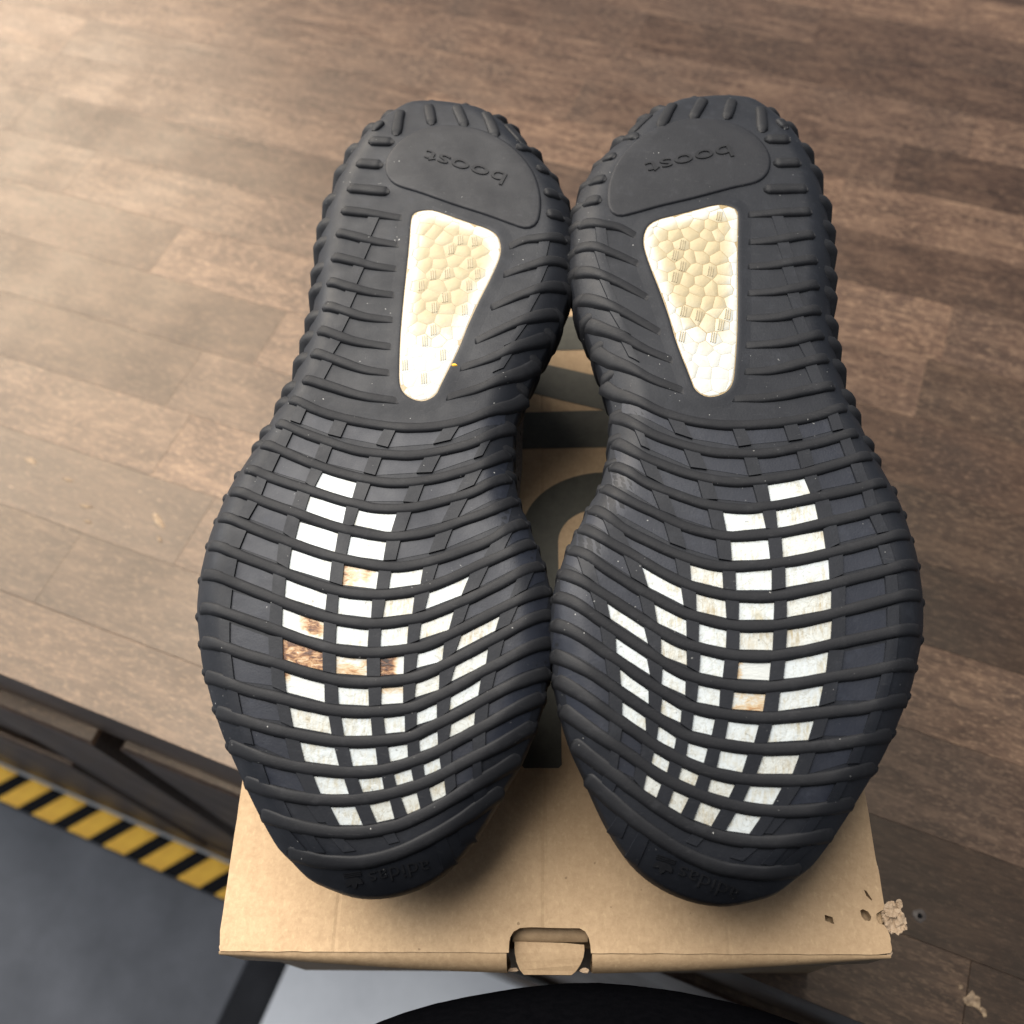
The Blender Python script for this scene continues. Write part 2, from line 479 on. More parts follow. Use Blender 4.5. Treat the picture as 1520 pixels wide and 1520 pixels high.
# ------------------------------------------------------------------ mat on the floor with hazard stripes
MT = tag(table_frame('floor_mat', -0.765), 'grey rubber floor mat with yellow and black striped border beside the table', 'floor mat')
V, Fc = chamfer_box(-1.6, -0.372, -1.1, -0.0545, 0, 0.0145, 0.002)
mesh('mat_top', V, Fc, M_MAT, MT, False)
V, Fc = chamfer_box(-1.6, -0.372, -0.0543, -0.0155, 0, 0.0143, 0.002)
mesh('mat_border', V, Fc, M_MATDK, MT, False)
V = [(-0.3718, -1.1, 0), (-0.329, -1.1, 0), (-0.329, -0.0155, 0), (-0.3718, -0.0155, 0), (-0.3718, -1.1, 0.0143), (-0.335, -1.1, 0.003), (-0.335, -0.0155, 0.003), (-0.3718, -0.0155, 0.0143)]
mesh('mat_bevel', V, [(0, 1, 5, 4), (1, 2, 6, 5), (2, 3, 7, 6), (3, 0, 4, 7), (4, 5, 6, 7)], M_MATBEV, MT, False)
me = None
for i in range(-14, 8):
    e0 = -0.724 + 0.0553 * i
    if e0 + 0.062 > -0.375:
        continue
    if me is None:
        a, b, y0, y1, z0, z1 = 0.0, 0.0325, -0.0535, -0.0160, 0.0, 0.0012
        V = [(a, y0, z0), (b, y0, z0), (b + .029, y1, z0), (a + .029, y1, z0), (a, y0, z1), (b, y0, z1), (b + .029, y1, z1), (a + .029, y1, z1)]
        o = mesh('yellow_stripe', V, [(4, 5, 6, 7), (0, 1, 5, 4), (1, 2, 6, 5), (2, 3, 7, 6), (3, 0, 4, 7)], M_YEL, MT, False)
        me = o.data
    else:
        o = link(bpy.data.objects.new('yellow_stripe', me), MT)
    o.location = (e0, 0, 0.0140)

# ------------------------------------------------------------------ cardboard shoe box
BX = tag(empty('shoe_box', (0, 0, 0)), 'brown corrugated cardboard shoe box with a torn corner under both shoes', 'box')
HW, BL, TH = 0.1150, 0.325, 0.003
def rough_line(a, b, n, amp, seed):
    q = random.Random(seed)
    d = (b[0] - a[0], b[1] - a[1])
    L = math.hypot(*d)
    nx, ny = -d[1] / L, d[0] / L
    return [(a[0] + d[0] * i / n + nx * q.uniform(-amp, amp) * (0 < i), a[1] + d[1] * i / n + ny * q.uniform(-amp, amp) * (0 < i)) for i in range(n)]
notch = [(-0.0138, 0.0), (-0.0137, 0.0030), (-0.0133, 0.0050), (-0.0122, 0.0066), (-0.0100, 0.0078), (-0.0060, 0.00805), (0.0, 0.0079), (0.0060, 0.0078), (0.0105, 0.0078), (0.0124, 0.0068), (0.0136, 0.0048), (0.0141, 0.0025), (0.0142, 0.0)]
outl = rough_line((-HW + .001, 0), (-0.0138, 0), 30, 0.00012, 1)[0:] + notch + rough_line((0.0143, 0), (HW - .0015, 0), 30, 0.00012, 2)[0:]
outl += [(HW - .0006, .0006)] + rough_line((HW, 0.0015), (HW, 0.0085), 6, 0.0002, 3)
outl += [(HW - .0012, 0.0092), (HW - .0030, 0.0098), (HW - .0034, 0.0112), (HW - .0031, 0.0128), (HW - .0016, 0.0136), (HW - .0002, 0.0142)]
outl += rough_line((HW, 0.0150), (HW, BL), 60, 0.0002, 4) + rough_line((HW, BL), (-HW, BL), 20, 0.0001, 5) + rough_line((-HW, BL), (-HW, 0.0012), 60, 0.0001, 6)
hole1 = [(0.0944, 0.0124), (0.0969, 0.0116), (0.0971, 0.0094), (0.0943, 0.0105)]
hole2 = [(0.1066, 0.0138), (0.1076, 0.0142), (0.1092, 0.0134), (0.1100, 0.0118), (0.1094, 0.0105), (0.1076, 0.0106), (0.1067, 0.0120)]
hole3 = [(0.1090, 0.0205), (0.1098, 0.0200), (0.1113, 0.0172), (0.1109, 0.0170), (0.1095, 0.0185)]
tp = fill_curve('top_panel', [outl, hole1, hole2, hole3], TH, M_LID, BX, BOX_TOP)
def bowl(x):                       # how far the bent front lip bows out
    u = min(1.0, abs(x) / HW)
    return 0.0050 * (1 - u ** 1.6)
def lip(x0, x1, n, seed):
    q = random.Random(seed)
    V = []
    for i in range(n + 1):
        x = x0 + (x1 - x0) * i / n
        b = bowl(x)
        j = q.uniform(-1, 1) * 0.0001
        V += [(x, 0.0, BOX_TOP - 0.0006), (x, -0.0008 - 0.15 * b, BOX_TOP - 0.0009 + j), (x, -0.0010 - 0.55 * b, BOX_TOP - 0.0018 - 0.25 * b + j), (x, -0.0010 - b, BOX_TOP - 0.0028 - 0.65 * b), (x, -0.0006 - b, BOX_TOP - 0.0050 - 0.8 * b), (x, -0.0004 - 0.6 * b, BOX_TOP - 0.030), (x, 0.0026 - 0.6 * b, BOX_TOP - 0.030), (x, 0.0024 - b * 0.5, BOX_TOP - 0.0055 - 0.8 * b), (x, 0.0022, BOX_TOP - 0.0036)]
    return V, grid_faces(n + 1, 9)
for s, (x0, x1) in enumerate(((-HW + 0.0005, -0.0146), (0.0146, HW - 0.0005))):
    V, Fc = lip(x0, x1, 40, s)
    mesh('front_flap', V, Fc, M_CARD, BX, True)
def box_part(name, x0, x1, y0, y1, z0, z1, m=M_CARD2):
    V, Fc = chamfer_box(x0, x1, y0, y1, z0, z1, 0.0004)
    return mesh(name, V, Fc, m, BX, False)
box_part('front_panel', -HW, HW, 0.0030, 0.0058, 0.0005, BOX_TOP - 0.019)
box_part('side_panel', -HW, -HW + TH, 0.006, BL, 0.0005, BOX_TOP - TH - 0.0004, M_CARD)
box_part('side_panel', HW - TH, HW, 0.006, BL, 0.0005, BOX_TOP - TH - 0.0004, M_CARD)
box_part('back_panel', -HW + TH, HW - TH, BL - TH, BL, 0.0005, BOX_TOP - TH - 0.0004, M_CARD)
box_part('bottom_panel', -HW + TH, HW - TH, 0.006, BL - TH, 0.0005, 0.0035)
# the tuck tab showing in the thumb notch
tabo = [(-0.0122, 0.0042), (-0.0060, 0.0040), (0.0, 0.0039), (0.0060, 0.0037), (0.0121, 0.0032), (0.0121, 0.0012), (0.0117, -0.0008), (0.0106, -0.0030), (0.0090, -0.0050), (0.0075, -0.0061), (-0.0090, -0.0061), (-0.0104, -0.0046), (-0.0115, -0.0022), (-0.0121, 0.0005)]
tb = fill_curve('tuck_tab', [tabo], 0.0022, M_CARD, BX, BOX_TOP - 0.0068)
for vtx in tb.data.vertices:
    vtx.co.z -= max(0.0, 0.0042 - vtx.co.y) ** 2 * 26 + 0.00025 * math.sin(vtx.co.x * 900)
V, Fc = [], []
for i in range(13):
    x = -0.0128 + 0.0262 * i / 12
    z = rnd.uniform(-1, 1) * 0.00022
    V += [(x, 0.0041, BOX_TOP - 0.0076 + z), (x, 0.0050, BOX_TOP - 0.0062 + z * 2), (x, 0.0066, BOX_TOP - 0.0054 - z), (x, 0.0110, BOX_TOP - 0.0050), (x, 0.0300, BOX_TOP - 0.0060)]
mesh('inner_flap', V, grid_faces(13, 5), M_CARD2, BX, True)
# big printed characters running along the lid
letters = [
    [[(-0.030, 0.2622), (0.095, 0.2622), (0.095, 0.2832), (-0.030, 0.2832)]],
    [[(-0.030, 0.2061), (0.095, 0.2061), (0.095, 0.2263), (0.0285, 0.2263), (-0.030, 0.2446), (-0.030, 0.2620), (-0.026, 0.2620), (0.0286, 0.2455), (0.0905, 0.2265), (0.095, 0.2263), (0.095, 0.2061)]],
]
bar_b = [(-0.030, 0.2061), (0.095, 0.2061), (0.095, 0.2261), (-0.030, 0.2261)]
diag = [(-0.030, 0.2640), (-0.030, 0.2448), (0.0278, 0.2263), (0.0880, 0.2263)]
bar_a = letters[0][0]
fill_curve('printed_letter', [[(-0.030, 0.2061), (0.095, 0.2061), (0.095, 0.2261), (0.0885, 0.2264), (-0.0255, 0.2622), (0.095, 0.2622), (0.095, 0.2832), (-0.030, 0.2832), (-0.030, 0.2448), (0.0278, 0.2264), (-0.030, 0.2260)]], 0.0002, M_INK, BX, BOX_TOP + 0.0002)
def arc(cx, cy, rx, ry, a0, a1, n):
    return [(cx + rx * math.cos(math.radians(a0 + (a1 - a0) * i / n)), cy + ry * math.sin(math.radians(a0 + (a1 - a0) * i / n))) for i in range(n + 1)]
XO, XI = -0.0098, 0.0054
big = [(XO + .0012, 0.0628), (XO, 0.0640)] + arc(XO + 0.036, 0.1640, 0.036, 0.0288, 180, 90, 16)
big += [(0.060, 0.1928)] + arc(0.060, 0.164, 0.034, 0.0288, 90, 0, 12) + [(0.094, 0.0640), (0.0928, 0.0628), (0.080, 0.0628), (0.0788, 0.0640)]
big += arc(0.066, 0.158, 0.0128, 0.0158, 0, 90, 10) + arc(XI + 0.0165, 0.158, 0.0165, 0.0158, 90, 180, 12) + [(XI, 0.0640), (XI - .0012, 0.0628)]
fill_curve('printed_letter', [big], 0.0002, M_INK, BX, BOX_TOP + 0.0002)

def crumple(name, cx, cy, cz, sx, sy, sz, seed, m, parent, n=10):
    q = random.Random(seed)
    bm = bmesh.new()
    bmesh.ops.create_icosphere(bm, subdivisions=3, radius=1)
    dirs = [(Vector((q.gauss(0, 1), q.gauss(0, 1), q.gauss(0, 1))).normalized(), q.uniform(0.62, 0.98)) for _ in range(26)]
    for vtx in bm.verts:
        d = vtx.co.normalized()
        r = 1.15
        for u, h in dirs:
            c = d.dot(u)
            if c > 0.05:
                r = min(r, h / c)
        r *= q.uniform(0.90, 1.05)
        vtx.co = Vector((d.x * r * sx, d.y * r * sy, d.z * r * sz))
    me = bpy.data.meshes.new(name)
    bm.to_mesh(me)
    bm.free()
    me.materials.append(m)
    o = link(bpy.data.objects.new(name, me), parent)
    o.location = (cx, cy, cz)
    return o
def rag(name, cx, cy, cz, sx, sy, amp, tilt, seed, m, parent, n=11):
    q = random.Random(seed)
    folds = [(q.uniform(0, 6.28), q.uniform(1.5, 4.5), q.uniform(0, 6.28), q.uniform(.3, 1)) for _ in range(5)]
    V = []
    for lev in (0, 1):
        for i in range(n):
            for j in range(n):
                u, v_ = i / (n - 1) * 2 - 1, j / (n - 1) * 2 - 1
                rim = max(abs(u), abs(v_)) > 0.95
                rr = 1 + (q.uniform(-.22, .10) if rim else 0)
                h = sum(w_ * abs(((u * math.cos(a) + v_ * math.sin(a)) * f + p) % 2 - 1) for a, f, p, w_ in folds) / 3
                k = 1 / max(1.0, math.hypot(u, v_) ** 0.8)
                V.append((u * sx * rr * k + q.uniform(-1, 1) * sx * .05, v_ * sy * rr * k + q.uniform(-1, 1) * sy * .05, h * amp + (0.0003 if lev else 0)))
    F = [f[::-1] for f in grid_faces(n, n)] + [tuple(n * n + x for x in f) for f in grid_faces(n, n)]
    rimi = [i * n for i in range(n)] + [(n - 1) * n + j for j in range(1, n)] + [i * n + n - 1 for i in range(n - 2, -1, -1)] + [j for j in range(n - 2, 0, -1)]
    F += [(a, b, b + n * n, a + n * n) for a, b in zip(rimi, rimi[1:] + rimi[:1])]
    o = mesh(name, V, F, m, parent, False)
    o.location = (cx, cy, cz)
    o.rotation_euler = tilt
    return o
crumple('torn_corner', 0.1178, 0.0108, BOX_TOP - 0.0022, 0.0036, 0.0044, 0.0022, 3, M_TORN, BX)
rag('torn_flap', 0.1174, 0.0112, BOX_TOP - 0.0012, 0.0038, 0.0046, 0.0022, (0.15, -0.15, 0.3), 41, M_TORN, BX)
rag('torn_flap', 0.1172, 0.0136, BOX_TOP - 0.0004, 0.0030, 0.0026, 0.0020, (-0.3, 0.25, 0.9), 42, M_TORN, BX)
rag('torn_flap', 0.1197, 0.0160, BOX_TOP + 0.0002, 0.0013, 0.0016, 0.0010, (0.4, 0.2, 0.2), 43, M_TORN, BX)
rag('torn_flap', 0.1130, 0.0118, BOX_TOP - 0.0030, 0.0024, 0.0020, 0.0012, (0.0, 0.2, 0.2), 44, M_CARD, BX)
box_part('inner_flap', 0.080, 0.1118, 0.0065, 0.045, BOX_TOP - 0.0062, BOX_TOP - 0.0044)
crumple('frayed_edge', 0.1143, 0.0010, BOX_TOP - 0.0016, 0.0014, 0.0017, 0.0015, 5, M_TORN, BX)
crumple('frayed_edge', -0.1140, 0.0012, BOX_TOP - 0.0016, 0.0012, 0.0014, 0.0014, 6, M_TORN, BX)
crumple('frayed_edge', 0.1148, 0.0272, BOX_TOP - 0.0010, 0.0009, 0.0015, 0.0010, 7, M_TORN, BX)
crumple('frayed_edge', 0.1108, 0.0250, BOX_TOP - 0.0006, 0.0008, 0.0013, 0.0008, 8, M_TORN, BX)
crumple('frayed_edge', -0.0126, -0.0046, BOX_TOP - 0.0105, 0.0022, 0.0010, 0.0008, 9, M_TORN, BX)
crumple('frayed_edge', 0.0122, -0.0046, BOX_TOP - 0.0105, 0.0020, 0.0010, 0.0007, 10, M_TORN, BX)

# traced sole layout, millimetres from the heel
OUTLINE=[(21.3, -9.0), (9.0, -10.1), (-4.3, -7.3), (-11.8, -4.5), (-19.7, 3.2), (-29.1, 16.4), (-33.7, 24.0), (-40.0, 32.6), (-44.1, 40.0), (-47.9, 49.1), (-50.4, 59.5), (-51.2, 69.0), (-51.1, 80.6), (-50.9, 88.2), (-49.1, 97.2), (-47.1, 106.1), (-43.3, 115.5), (-39.2, 126.9), (-37.1, 133.2), (-34.8, 142.1), (-33.9, 146.8), (-34.3, 156.7), (-34.8, 163.1), (-36.1, 169.4), (-38.5, 177.4), (-40.4, 180.4), (-43.8, 188.7), (-47.4, 196.8), (-49.8, 204.2), (-51.7, 212.5), (-52.4, 220.6), (-52.1, 228.5), (-50.8, 234.7), (-50.0, 240.4), (-48.0, 247.5), (-46.2, 253.0), (-43.2, 259.9), (-39.1, 266.9), (-34.8, 274.7), (-29.9, 282.1), (-23.4, 289.4), (-16.7, 294.1), (-8.9, 297.4), (-0.9, 299.2), (7.1, 299.4), (15.4, 297.6), (22.1, 295.3), (27.8, 291.0), (31.9, 288.0), (36.7, 282.1), (41.8, 274.8), (45.7, 268.8), (49.6, 262.6), (53.1, 256.9), (56.8, 249.6), (60.1, 242.1), (62.7, 235.9), (65.3, 226.4), (67.2, 218.8), (68.1, 208.7), (68.0, 201.6), (67.5, 192.5), (65.7, 183.0), (63.4, 173.4), (56.2, 156.0), (53.4, 147.1), (50.3, 139.4), (47.8, 128.1), (46.6, 120.2), (46.0, 111.4), (45.7, 101.0), (46.7, 87.3), (47.7, 71.6), (47.8, 61.9), (47.3, 52.0), (45.6, 40.2), (43.0, 29.0), (39.8, 17.6), (34.0, 5.4), (27.0, -4.5)]
RIBS=[
[(46.4, 143.5), (35.5, 148.6), (26.0, 151.4), (13.8, 153.5), (1.8, 154.3), (-9.8, 153.0), (-21.1, 149.2), (-32.0, 141.6), (-38.0, 134.3)],
[(49.5, 153.2), (40.1, 157.2), (30.6, 160.4), (18.3, 163.8), (6.4, 164.8), (-2.1, 164.5), (-13.5, 161.9), (-24.6, 157.2), (-34.4, 147.4)],
[(53.8, 161.1), (41.5, 166.3), (30.2, 170.4), (16.9, 173.8), (5.1, 175.2), (-6.2, 173.9), (-17.3, 170.5), (-26.1, 166.5), (-33.8, 158.4)],
[(57.7, 170.8), (45.8, 175.5), (33.5, 179.0), (21.4, 182.4), (15.5, 183.5), (8.5, 184.7), (-2.8, 183.9), (-13.8, 180.7), (-24.7, 176.3), (-34.8, 167.8)],
[(62.0, 178.7), (47.3, 184.2), (35.1, 187.9), (23.1, 191.6), (14.2, 193.4), (2.7, 194.5), (-9.4, 192.3), (-20.1, 187.8), (-30.8, 182.7), (-37.4, 175.6)],
[(64.4, 188.1), (48.3, 194.3), (36.2, 198.2), (24.3, 201.6), (12.8, 203.7), (0.8, 204.8), (-10.5, 202.5), (-21.1, 198.3), (-31.7, 192.9), (-41.4, 183.5)],
[(66.2, 198.0), (52.4, 203.4), (40.4, 207.2), (28.5, 211.0), (17.0, 213.7), (5.5, 214.2), (-6.0, 212.5), (-16.6, 208.5), (-27.0, 202.8), (-37.5, 197.1), (-44.5, 190.4)],
[(66.6, 208.1), (50.7, 213.3), (38.8, 217.1), (27.2, 220.6), (15.8, 222.9), (4.4, 223.4), (-5.9, 221.6), (-12.2, 219.9), (-19.9, 216.3), (-27.8, 212.3), (-38.2, 206.0), (-47.9, 198.2)],
[(65.5, 219.3), (49.0, 223.8), (37.4, 226.8), (26.0, 230.0), (14.7, 232.2), (3.9, 232.3), (-6.8, 230.6), (-13.1, 228.9), (-23.3, 223.5), (-33.6, 217.5), (-42.9, 212.1), (-50.6, 206.1)],
[(63.7, 229.7), (47.4, 234.6), (36.1, 236.9), (24.8, 239.5), (13.7, 241.3), (3.0, 241.1), (-7.6, 239.5), (-13.8, 237.3), (-18.9, 234.6), (-29.1, 228.8), (-39.3, 222.7), (-52.1, 213.9)],
[(61.4, 239.7), (46.0, 245.1), (34.8, 247.1), (23.7, 249.0), (12.8, 250.1), (2.2, 249.7), (-8.4, 248.1), (-14.5, 245.6), (-24.7, 240.1), (-29.7, 236.8), (-39.9, 230.9), (-52.6, 222.7)],
[(55.9, 250.4), (45.0, 254.2), (33.7, 256.6), (22.8, 258.1), (12.0, 258.8), (1.4, 258.1), (-9.1, 256.4), (-15.2, 253.5), (-25.3, 248.1), (-35.4, 242.1), (-42.8, 238.0), (-52.1, 231.9)],
[(50.7, 260.1), (38.5, 264.4), (27.3, 266.5), (16.6, 267.2), (5.9, 267.1), (-4.5, 265.3), (-16.6, 260.7), (-25.8, 255.6), (-35.9, 249.8), (-43.2, 244.9), (-50.4, 239.5)],
[(44.4, 270.2), (32.2, 274.0), (21.2, 275.3), (10.6, 275.2), (0.1, 273.6), (-10.2, 270.6), (-18.1, 267.3), (-26.3, 262.7), (-36.3, 257.2), (-43.6, 251.8), (-47.9, 248.0)],
[(38.2, 279.2), (26.1, 282.5), (15.2, 283.8), (4.7, 283.5), (-5.7, 281.4), (-11.8, 279.0), (-19.3, 275.2), (-26.8, 270.6), (-36.6, 263.7), (-44.0, 257.8)],
[(28.5, 289.3), (18.0, 291.5), (9.6, 291.8), (1.7, 291.1), (-7.2, 288.5), (-14.7, 285.1), (-22.2, 280.8), (-29.4, 275.6), (-39.1, 267.2)]]
HEEL_RIBS=[
[(32.9, 27.6), (22.4, 28.1)],
[(36.4, 38.9), (25.4, 39.7)],
[(38.2, 51.3), (21.1, 52.8)],
[(39.1, 62.0), (28.3, 63.3), (14.4, 64.9)],
[(39.6, 72.3), (32.0, 74.2), (24.0, 76.2), (14.2, 77.4)],
[(40.0, 83.3), (30.4, 85.7), (22.5, 87.5), (13.4, 88.4)],
[(40.1, 93.9), (31.4, 97.0), (22.2, 99.1), (12.8, 100.0)],
[(40.2, 104.6), (27.1, 108.9), (20.7, 110.2), (11.7, 110.7)],
[(40.5, 114.9), (30.7, 118.8), (23.0, 120.8), (11.0, 122.1)],
[(41.5, 124.6), (30.5, 128.6), (20.3, 131.8), (10.4, 132.8)],
[(42.6, 136.0), (32.0, 139.1), (20.0, 142.4), (6.2, 143.7)],
[(-27.0, 30.1), (-33.0, 23.8)],
[(-35.5, 39.7), (-40.0, 36.6)],
[(-38.9, 51.7), (-45.2, 49.5)],
[(-40.5, 62.0), (-47.3, 59.9)],
[(-26.6, 77.6), (-33.4, 74.0), (-40.9, 72.9), (-48.8, 69.7)],
[(-25.8, 90.0), (-33.1, 86.8), (-39.1, 84.5), (-50.1, 79.7)],
[(-22.5, 104.4), (-32.0, 99.2), (-39.8, 95.6), (-49.6, 89.8)],
[(-17.9, 118.8), (-30.0, 111.9), (-38.6, 107.3), (-47.5, 101.2)],
[(-13.4, 130.0), (-25.0, 125.2), (-36.4, 117.9), (-44.3, 111.1)],
[(-9.8, 141.8), (-22.9, 137.0), (-34.0, 129.5), (-41.5, 121.2)],
[(28.8, 15.9), (31.9, 21.3)],
[(22.3, 9.2), (22.0, 24.5)],
[(11.4, 5.3), (8.1, 18.2)],
[(-0.0, 5.6), (-5.4, 19.2)],
[(-12.5, 8.7), (-18.3, 24.9)],
[(-21.3, 12.0), (-29.3, 24.2)]]
BADGE=[(23.3, 42.0), (23.4, 36.1), (20.8, 30.1), (16.0, 24.7), (9.6, 20.9), (2.3, 19.3), (-6.7, 20.1), (-15.1, 23.3), (-23.6, 29.3), (-30.2, 36.8), (-34.7, 45.0), (-37.2, 54.6), (-37.4, 62.6), (-36.1, 66.9), (-33.0, 68.2), (-27.7, 66.4), (-18.4, 62.6), (-5.0, 57.8), (8.8, 52.4), (17.7, 49.3), (21.5, 46.1)]
WINDOW=[(10.9, 65.7), (9.7, 62.5), (5.1, 61.2), (1.1, 61.9), (-5.6, 64.5), (-12.3, 67.1), (-18.3, 69.3), (-22.4, 72.3), (-24.2, 76.9), (-24.2, 82.3), (-22.0, 90.6), (-18.5, 101.0), (-15.2, 111.9), (-12.5, 122.6), (-7.9, 136.5), (-6.5, 140.6), (-4.3, 142.7), (-1.8, 143.6), (1.6, 142.9), (4.9, 140.7), (6.8, 137.1), (7.8, 130.3), (9.0, 116.3), (9.7, 100.4), (9.9, 93.0), (10.4, 77.8)]
WHITE={
(3, 1):[(29.3, 173.0), (17.1, 175.8), (17.7, 180.6), (30.7, 177.3)],
(4, 1):[(32.2, 182.2), (19.4, 185.0), (19.7, 190.3), (32.8, 186.7)],
(4, 2):[(14.9, 186.4), (2.1, 186.7), (3.0, 192.1), (15.5, 190.0)],
(5, 1):[(34.2, 191.6), (20.8, 194.9), (20.9, 199.9), (34.5, 196.2)],
(5, 2):[(16.2, 195.9), (4.3, 196.6), (4.5, 201.7), (16.5, 200.7)],
(6, 1):[(35.2, 201.4), (21.5, 204.4), (21.4, 209.4), (35.2, 206.1)],
(6, 2):[(16.9, 205.3), (5.6, 206.2), (5.7, 211.3), (16.7, 210.6)],
(6, 3):[(1.1, 205.6), (-8.9, 204.0), (-8.6, 209.0), (1.3, 210.9)],
(7, 1):[(35.5, 211.1), (21.6, 214.1), (21.5, 218.9), (35.2, 215.6)],
(7, 2):[(17.4, 214.8), (6.6, 215.5), (6.4, 220.6), (17.1, 219.9)],
(7, 3):[(1.9, 215.3), (-7.0, 213.9), (-6.9, 218.6), (2.2, 220.2)],
(7, 4):[(-12.0, 212.4), (-24.0, 207.2), (-22.5, 211.9), (-11.3, 216.9)],
(8, 1):[(35.2, 220.8), (21.5, 223.5), (21.1, 228.2), (34.7, 225.7)],
(8, 2):[(16.9, 224.2), (6.7, 224.7), (6.5, 229.6), (16.6, 229.2)],
(8, 3):[(2.3, 224.5), (-6.0, 223.4), (-6.1, 228.2), (2.1, 229.3)],
(8, 4):[(-10.4, 221.7), (-20.2, 218.2), (-19.3, 223.0), (-10.2, 226.4)],
(9, 1):[(33.7, 230.6), (20.8, 232.8), (20.2, 237.5), (33.0, 235.5)],
(9, 2):[(16.0, 233.5), (6.4, 233.8), (5.9, 238.3), (15.5, 238.2)],
(9, 3):[(1.7, 233.5), (-5.5, 232.4), (-5.8, 237.1), (1.2, 238.1)],
(9, 4):[(-10.2, 230.8), (-17.9, 228.3), (-17.8, 232.7), (-10.0, 235.1)],
(9, 5):[(-23.6, 225.1), (-35.0, 218.8), (-34.1, 222.5), (-22.4, 229.3)],
(10, 1):[(31.9, 240.3), (19.1, 242.3), (18.5, 246.9), (30.9, 244.7)],
(10, 2):[(14.5, 242.4), (5.0, 242.4), (4.4, 247.1), (13.7, 247.2)],
(10, 3):[(0.4, 242.2), (-6.0, 241.1), (-6.4, 245.7), (0.2, 246.5)],
(10, 4):[(-10.3, 239.4), (-17.2, 237.4), (-17.4, 241.2), (-10.3, 243.8)],
(10, 5):[(-22.5, 234.2), (-32.0, 229.2), (-31.7, 232.9), (-21.5, 238.5)],
(11, 1):[(29.2, 249.8), (16.9, 251.3), (15.6, 255.9), (27.7, 254.6)],
(11, 2):[(12.5, 251.5), (3.4, 251.2), (2.6, 255.7), (11.2, 256.2)],
(11, 3):[(-0.9, 250.4), (-7.2, 249.3), (-7.7, 253.9), (-1.8, 254.8)],
(11, 4):[(-11.3, 247.7), (-17.1, 245.8), (-17.4, 249.6), (-11.5, 251.7)],
(11, 5):[(-21.7, 242.7), (-30.4, 238.5), (-30.0, 242.2), (-21.5, 246.9)],
(12, 1):[(25.0, 259.3), (14.2, 260.3), (12.5, 264.8), (23.1, 264.2)],
(12, 2):[(9.2, 260.2), (1.2, 259.5), (0.3, 263.7), (7.8, 264.6)],
(12, 3):[(-2.9, 258.6), (-8.6, 257.3), (-9.2, 261.3), (-3.9, 262.6)],
(12, 4):[(-12.5, 255.6), (-17.9, 253.8), (-18.3, 257.2), (-13.1, 259.2)],
(12, 5):[(-22.4, 251.2), (-29.3, 247.7), (-29.2, 251.1), (-22.1, 254.6)],
(13, 1):[(19.9, 268.5), (10.5, 268.7), (8.6, 272.9), (17.3, 273.2)],
(13, 2):[(5.7, 268.5), (-1.4, 267.5), (-2.5, 271.4), (3.8, 272.4)],
(13, 3):[(-5.4, 266.3), (-10.4, 264.9), (-11.4, 268.3), (-6.6, 269.9)],
(13, 4):[(-14.4, 262.9), (-19.0, 261.2), (-19.7, 264.2), (-15.1, 266.2)],
(14, 1):[(13.7, 277.1), (6.3, 276.6), (3.9, 280.7), (10.8, 281.2)],
(14, 2):[(1.3, 276.1), (-4.7, 274.9), (-6.0, 278.3), (-0.8, 279.7)],
(14, 3):[(-8.5, 273.6), (-12.9, 272.1), (-13.9, 275.1), (-10.1, 276.8)],
(14, 4):[(-16.7, 269.7), (-21.1, 268.0), (-21.7, 271.0), (-17.8, 272.8)]}
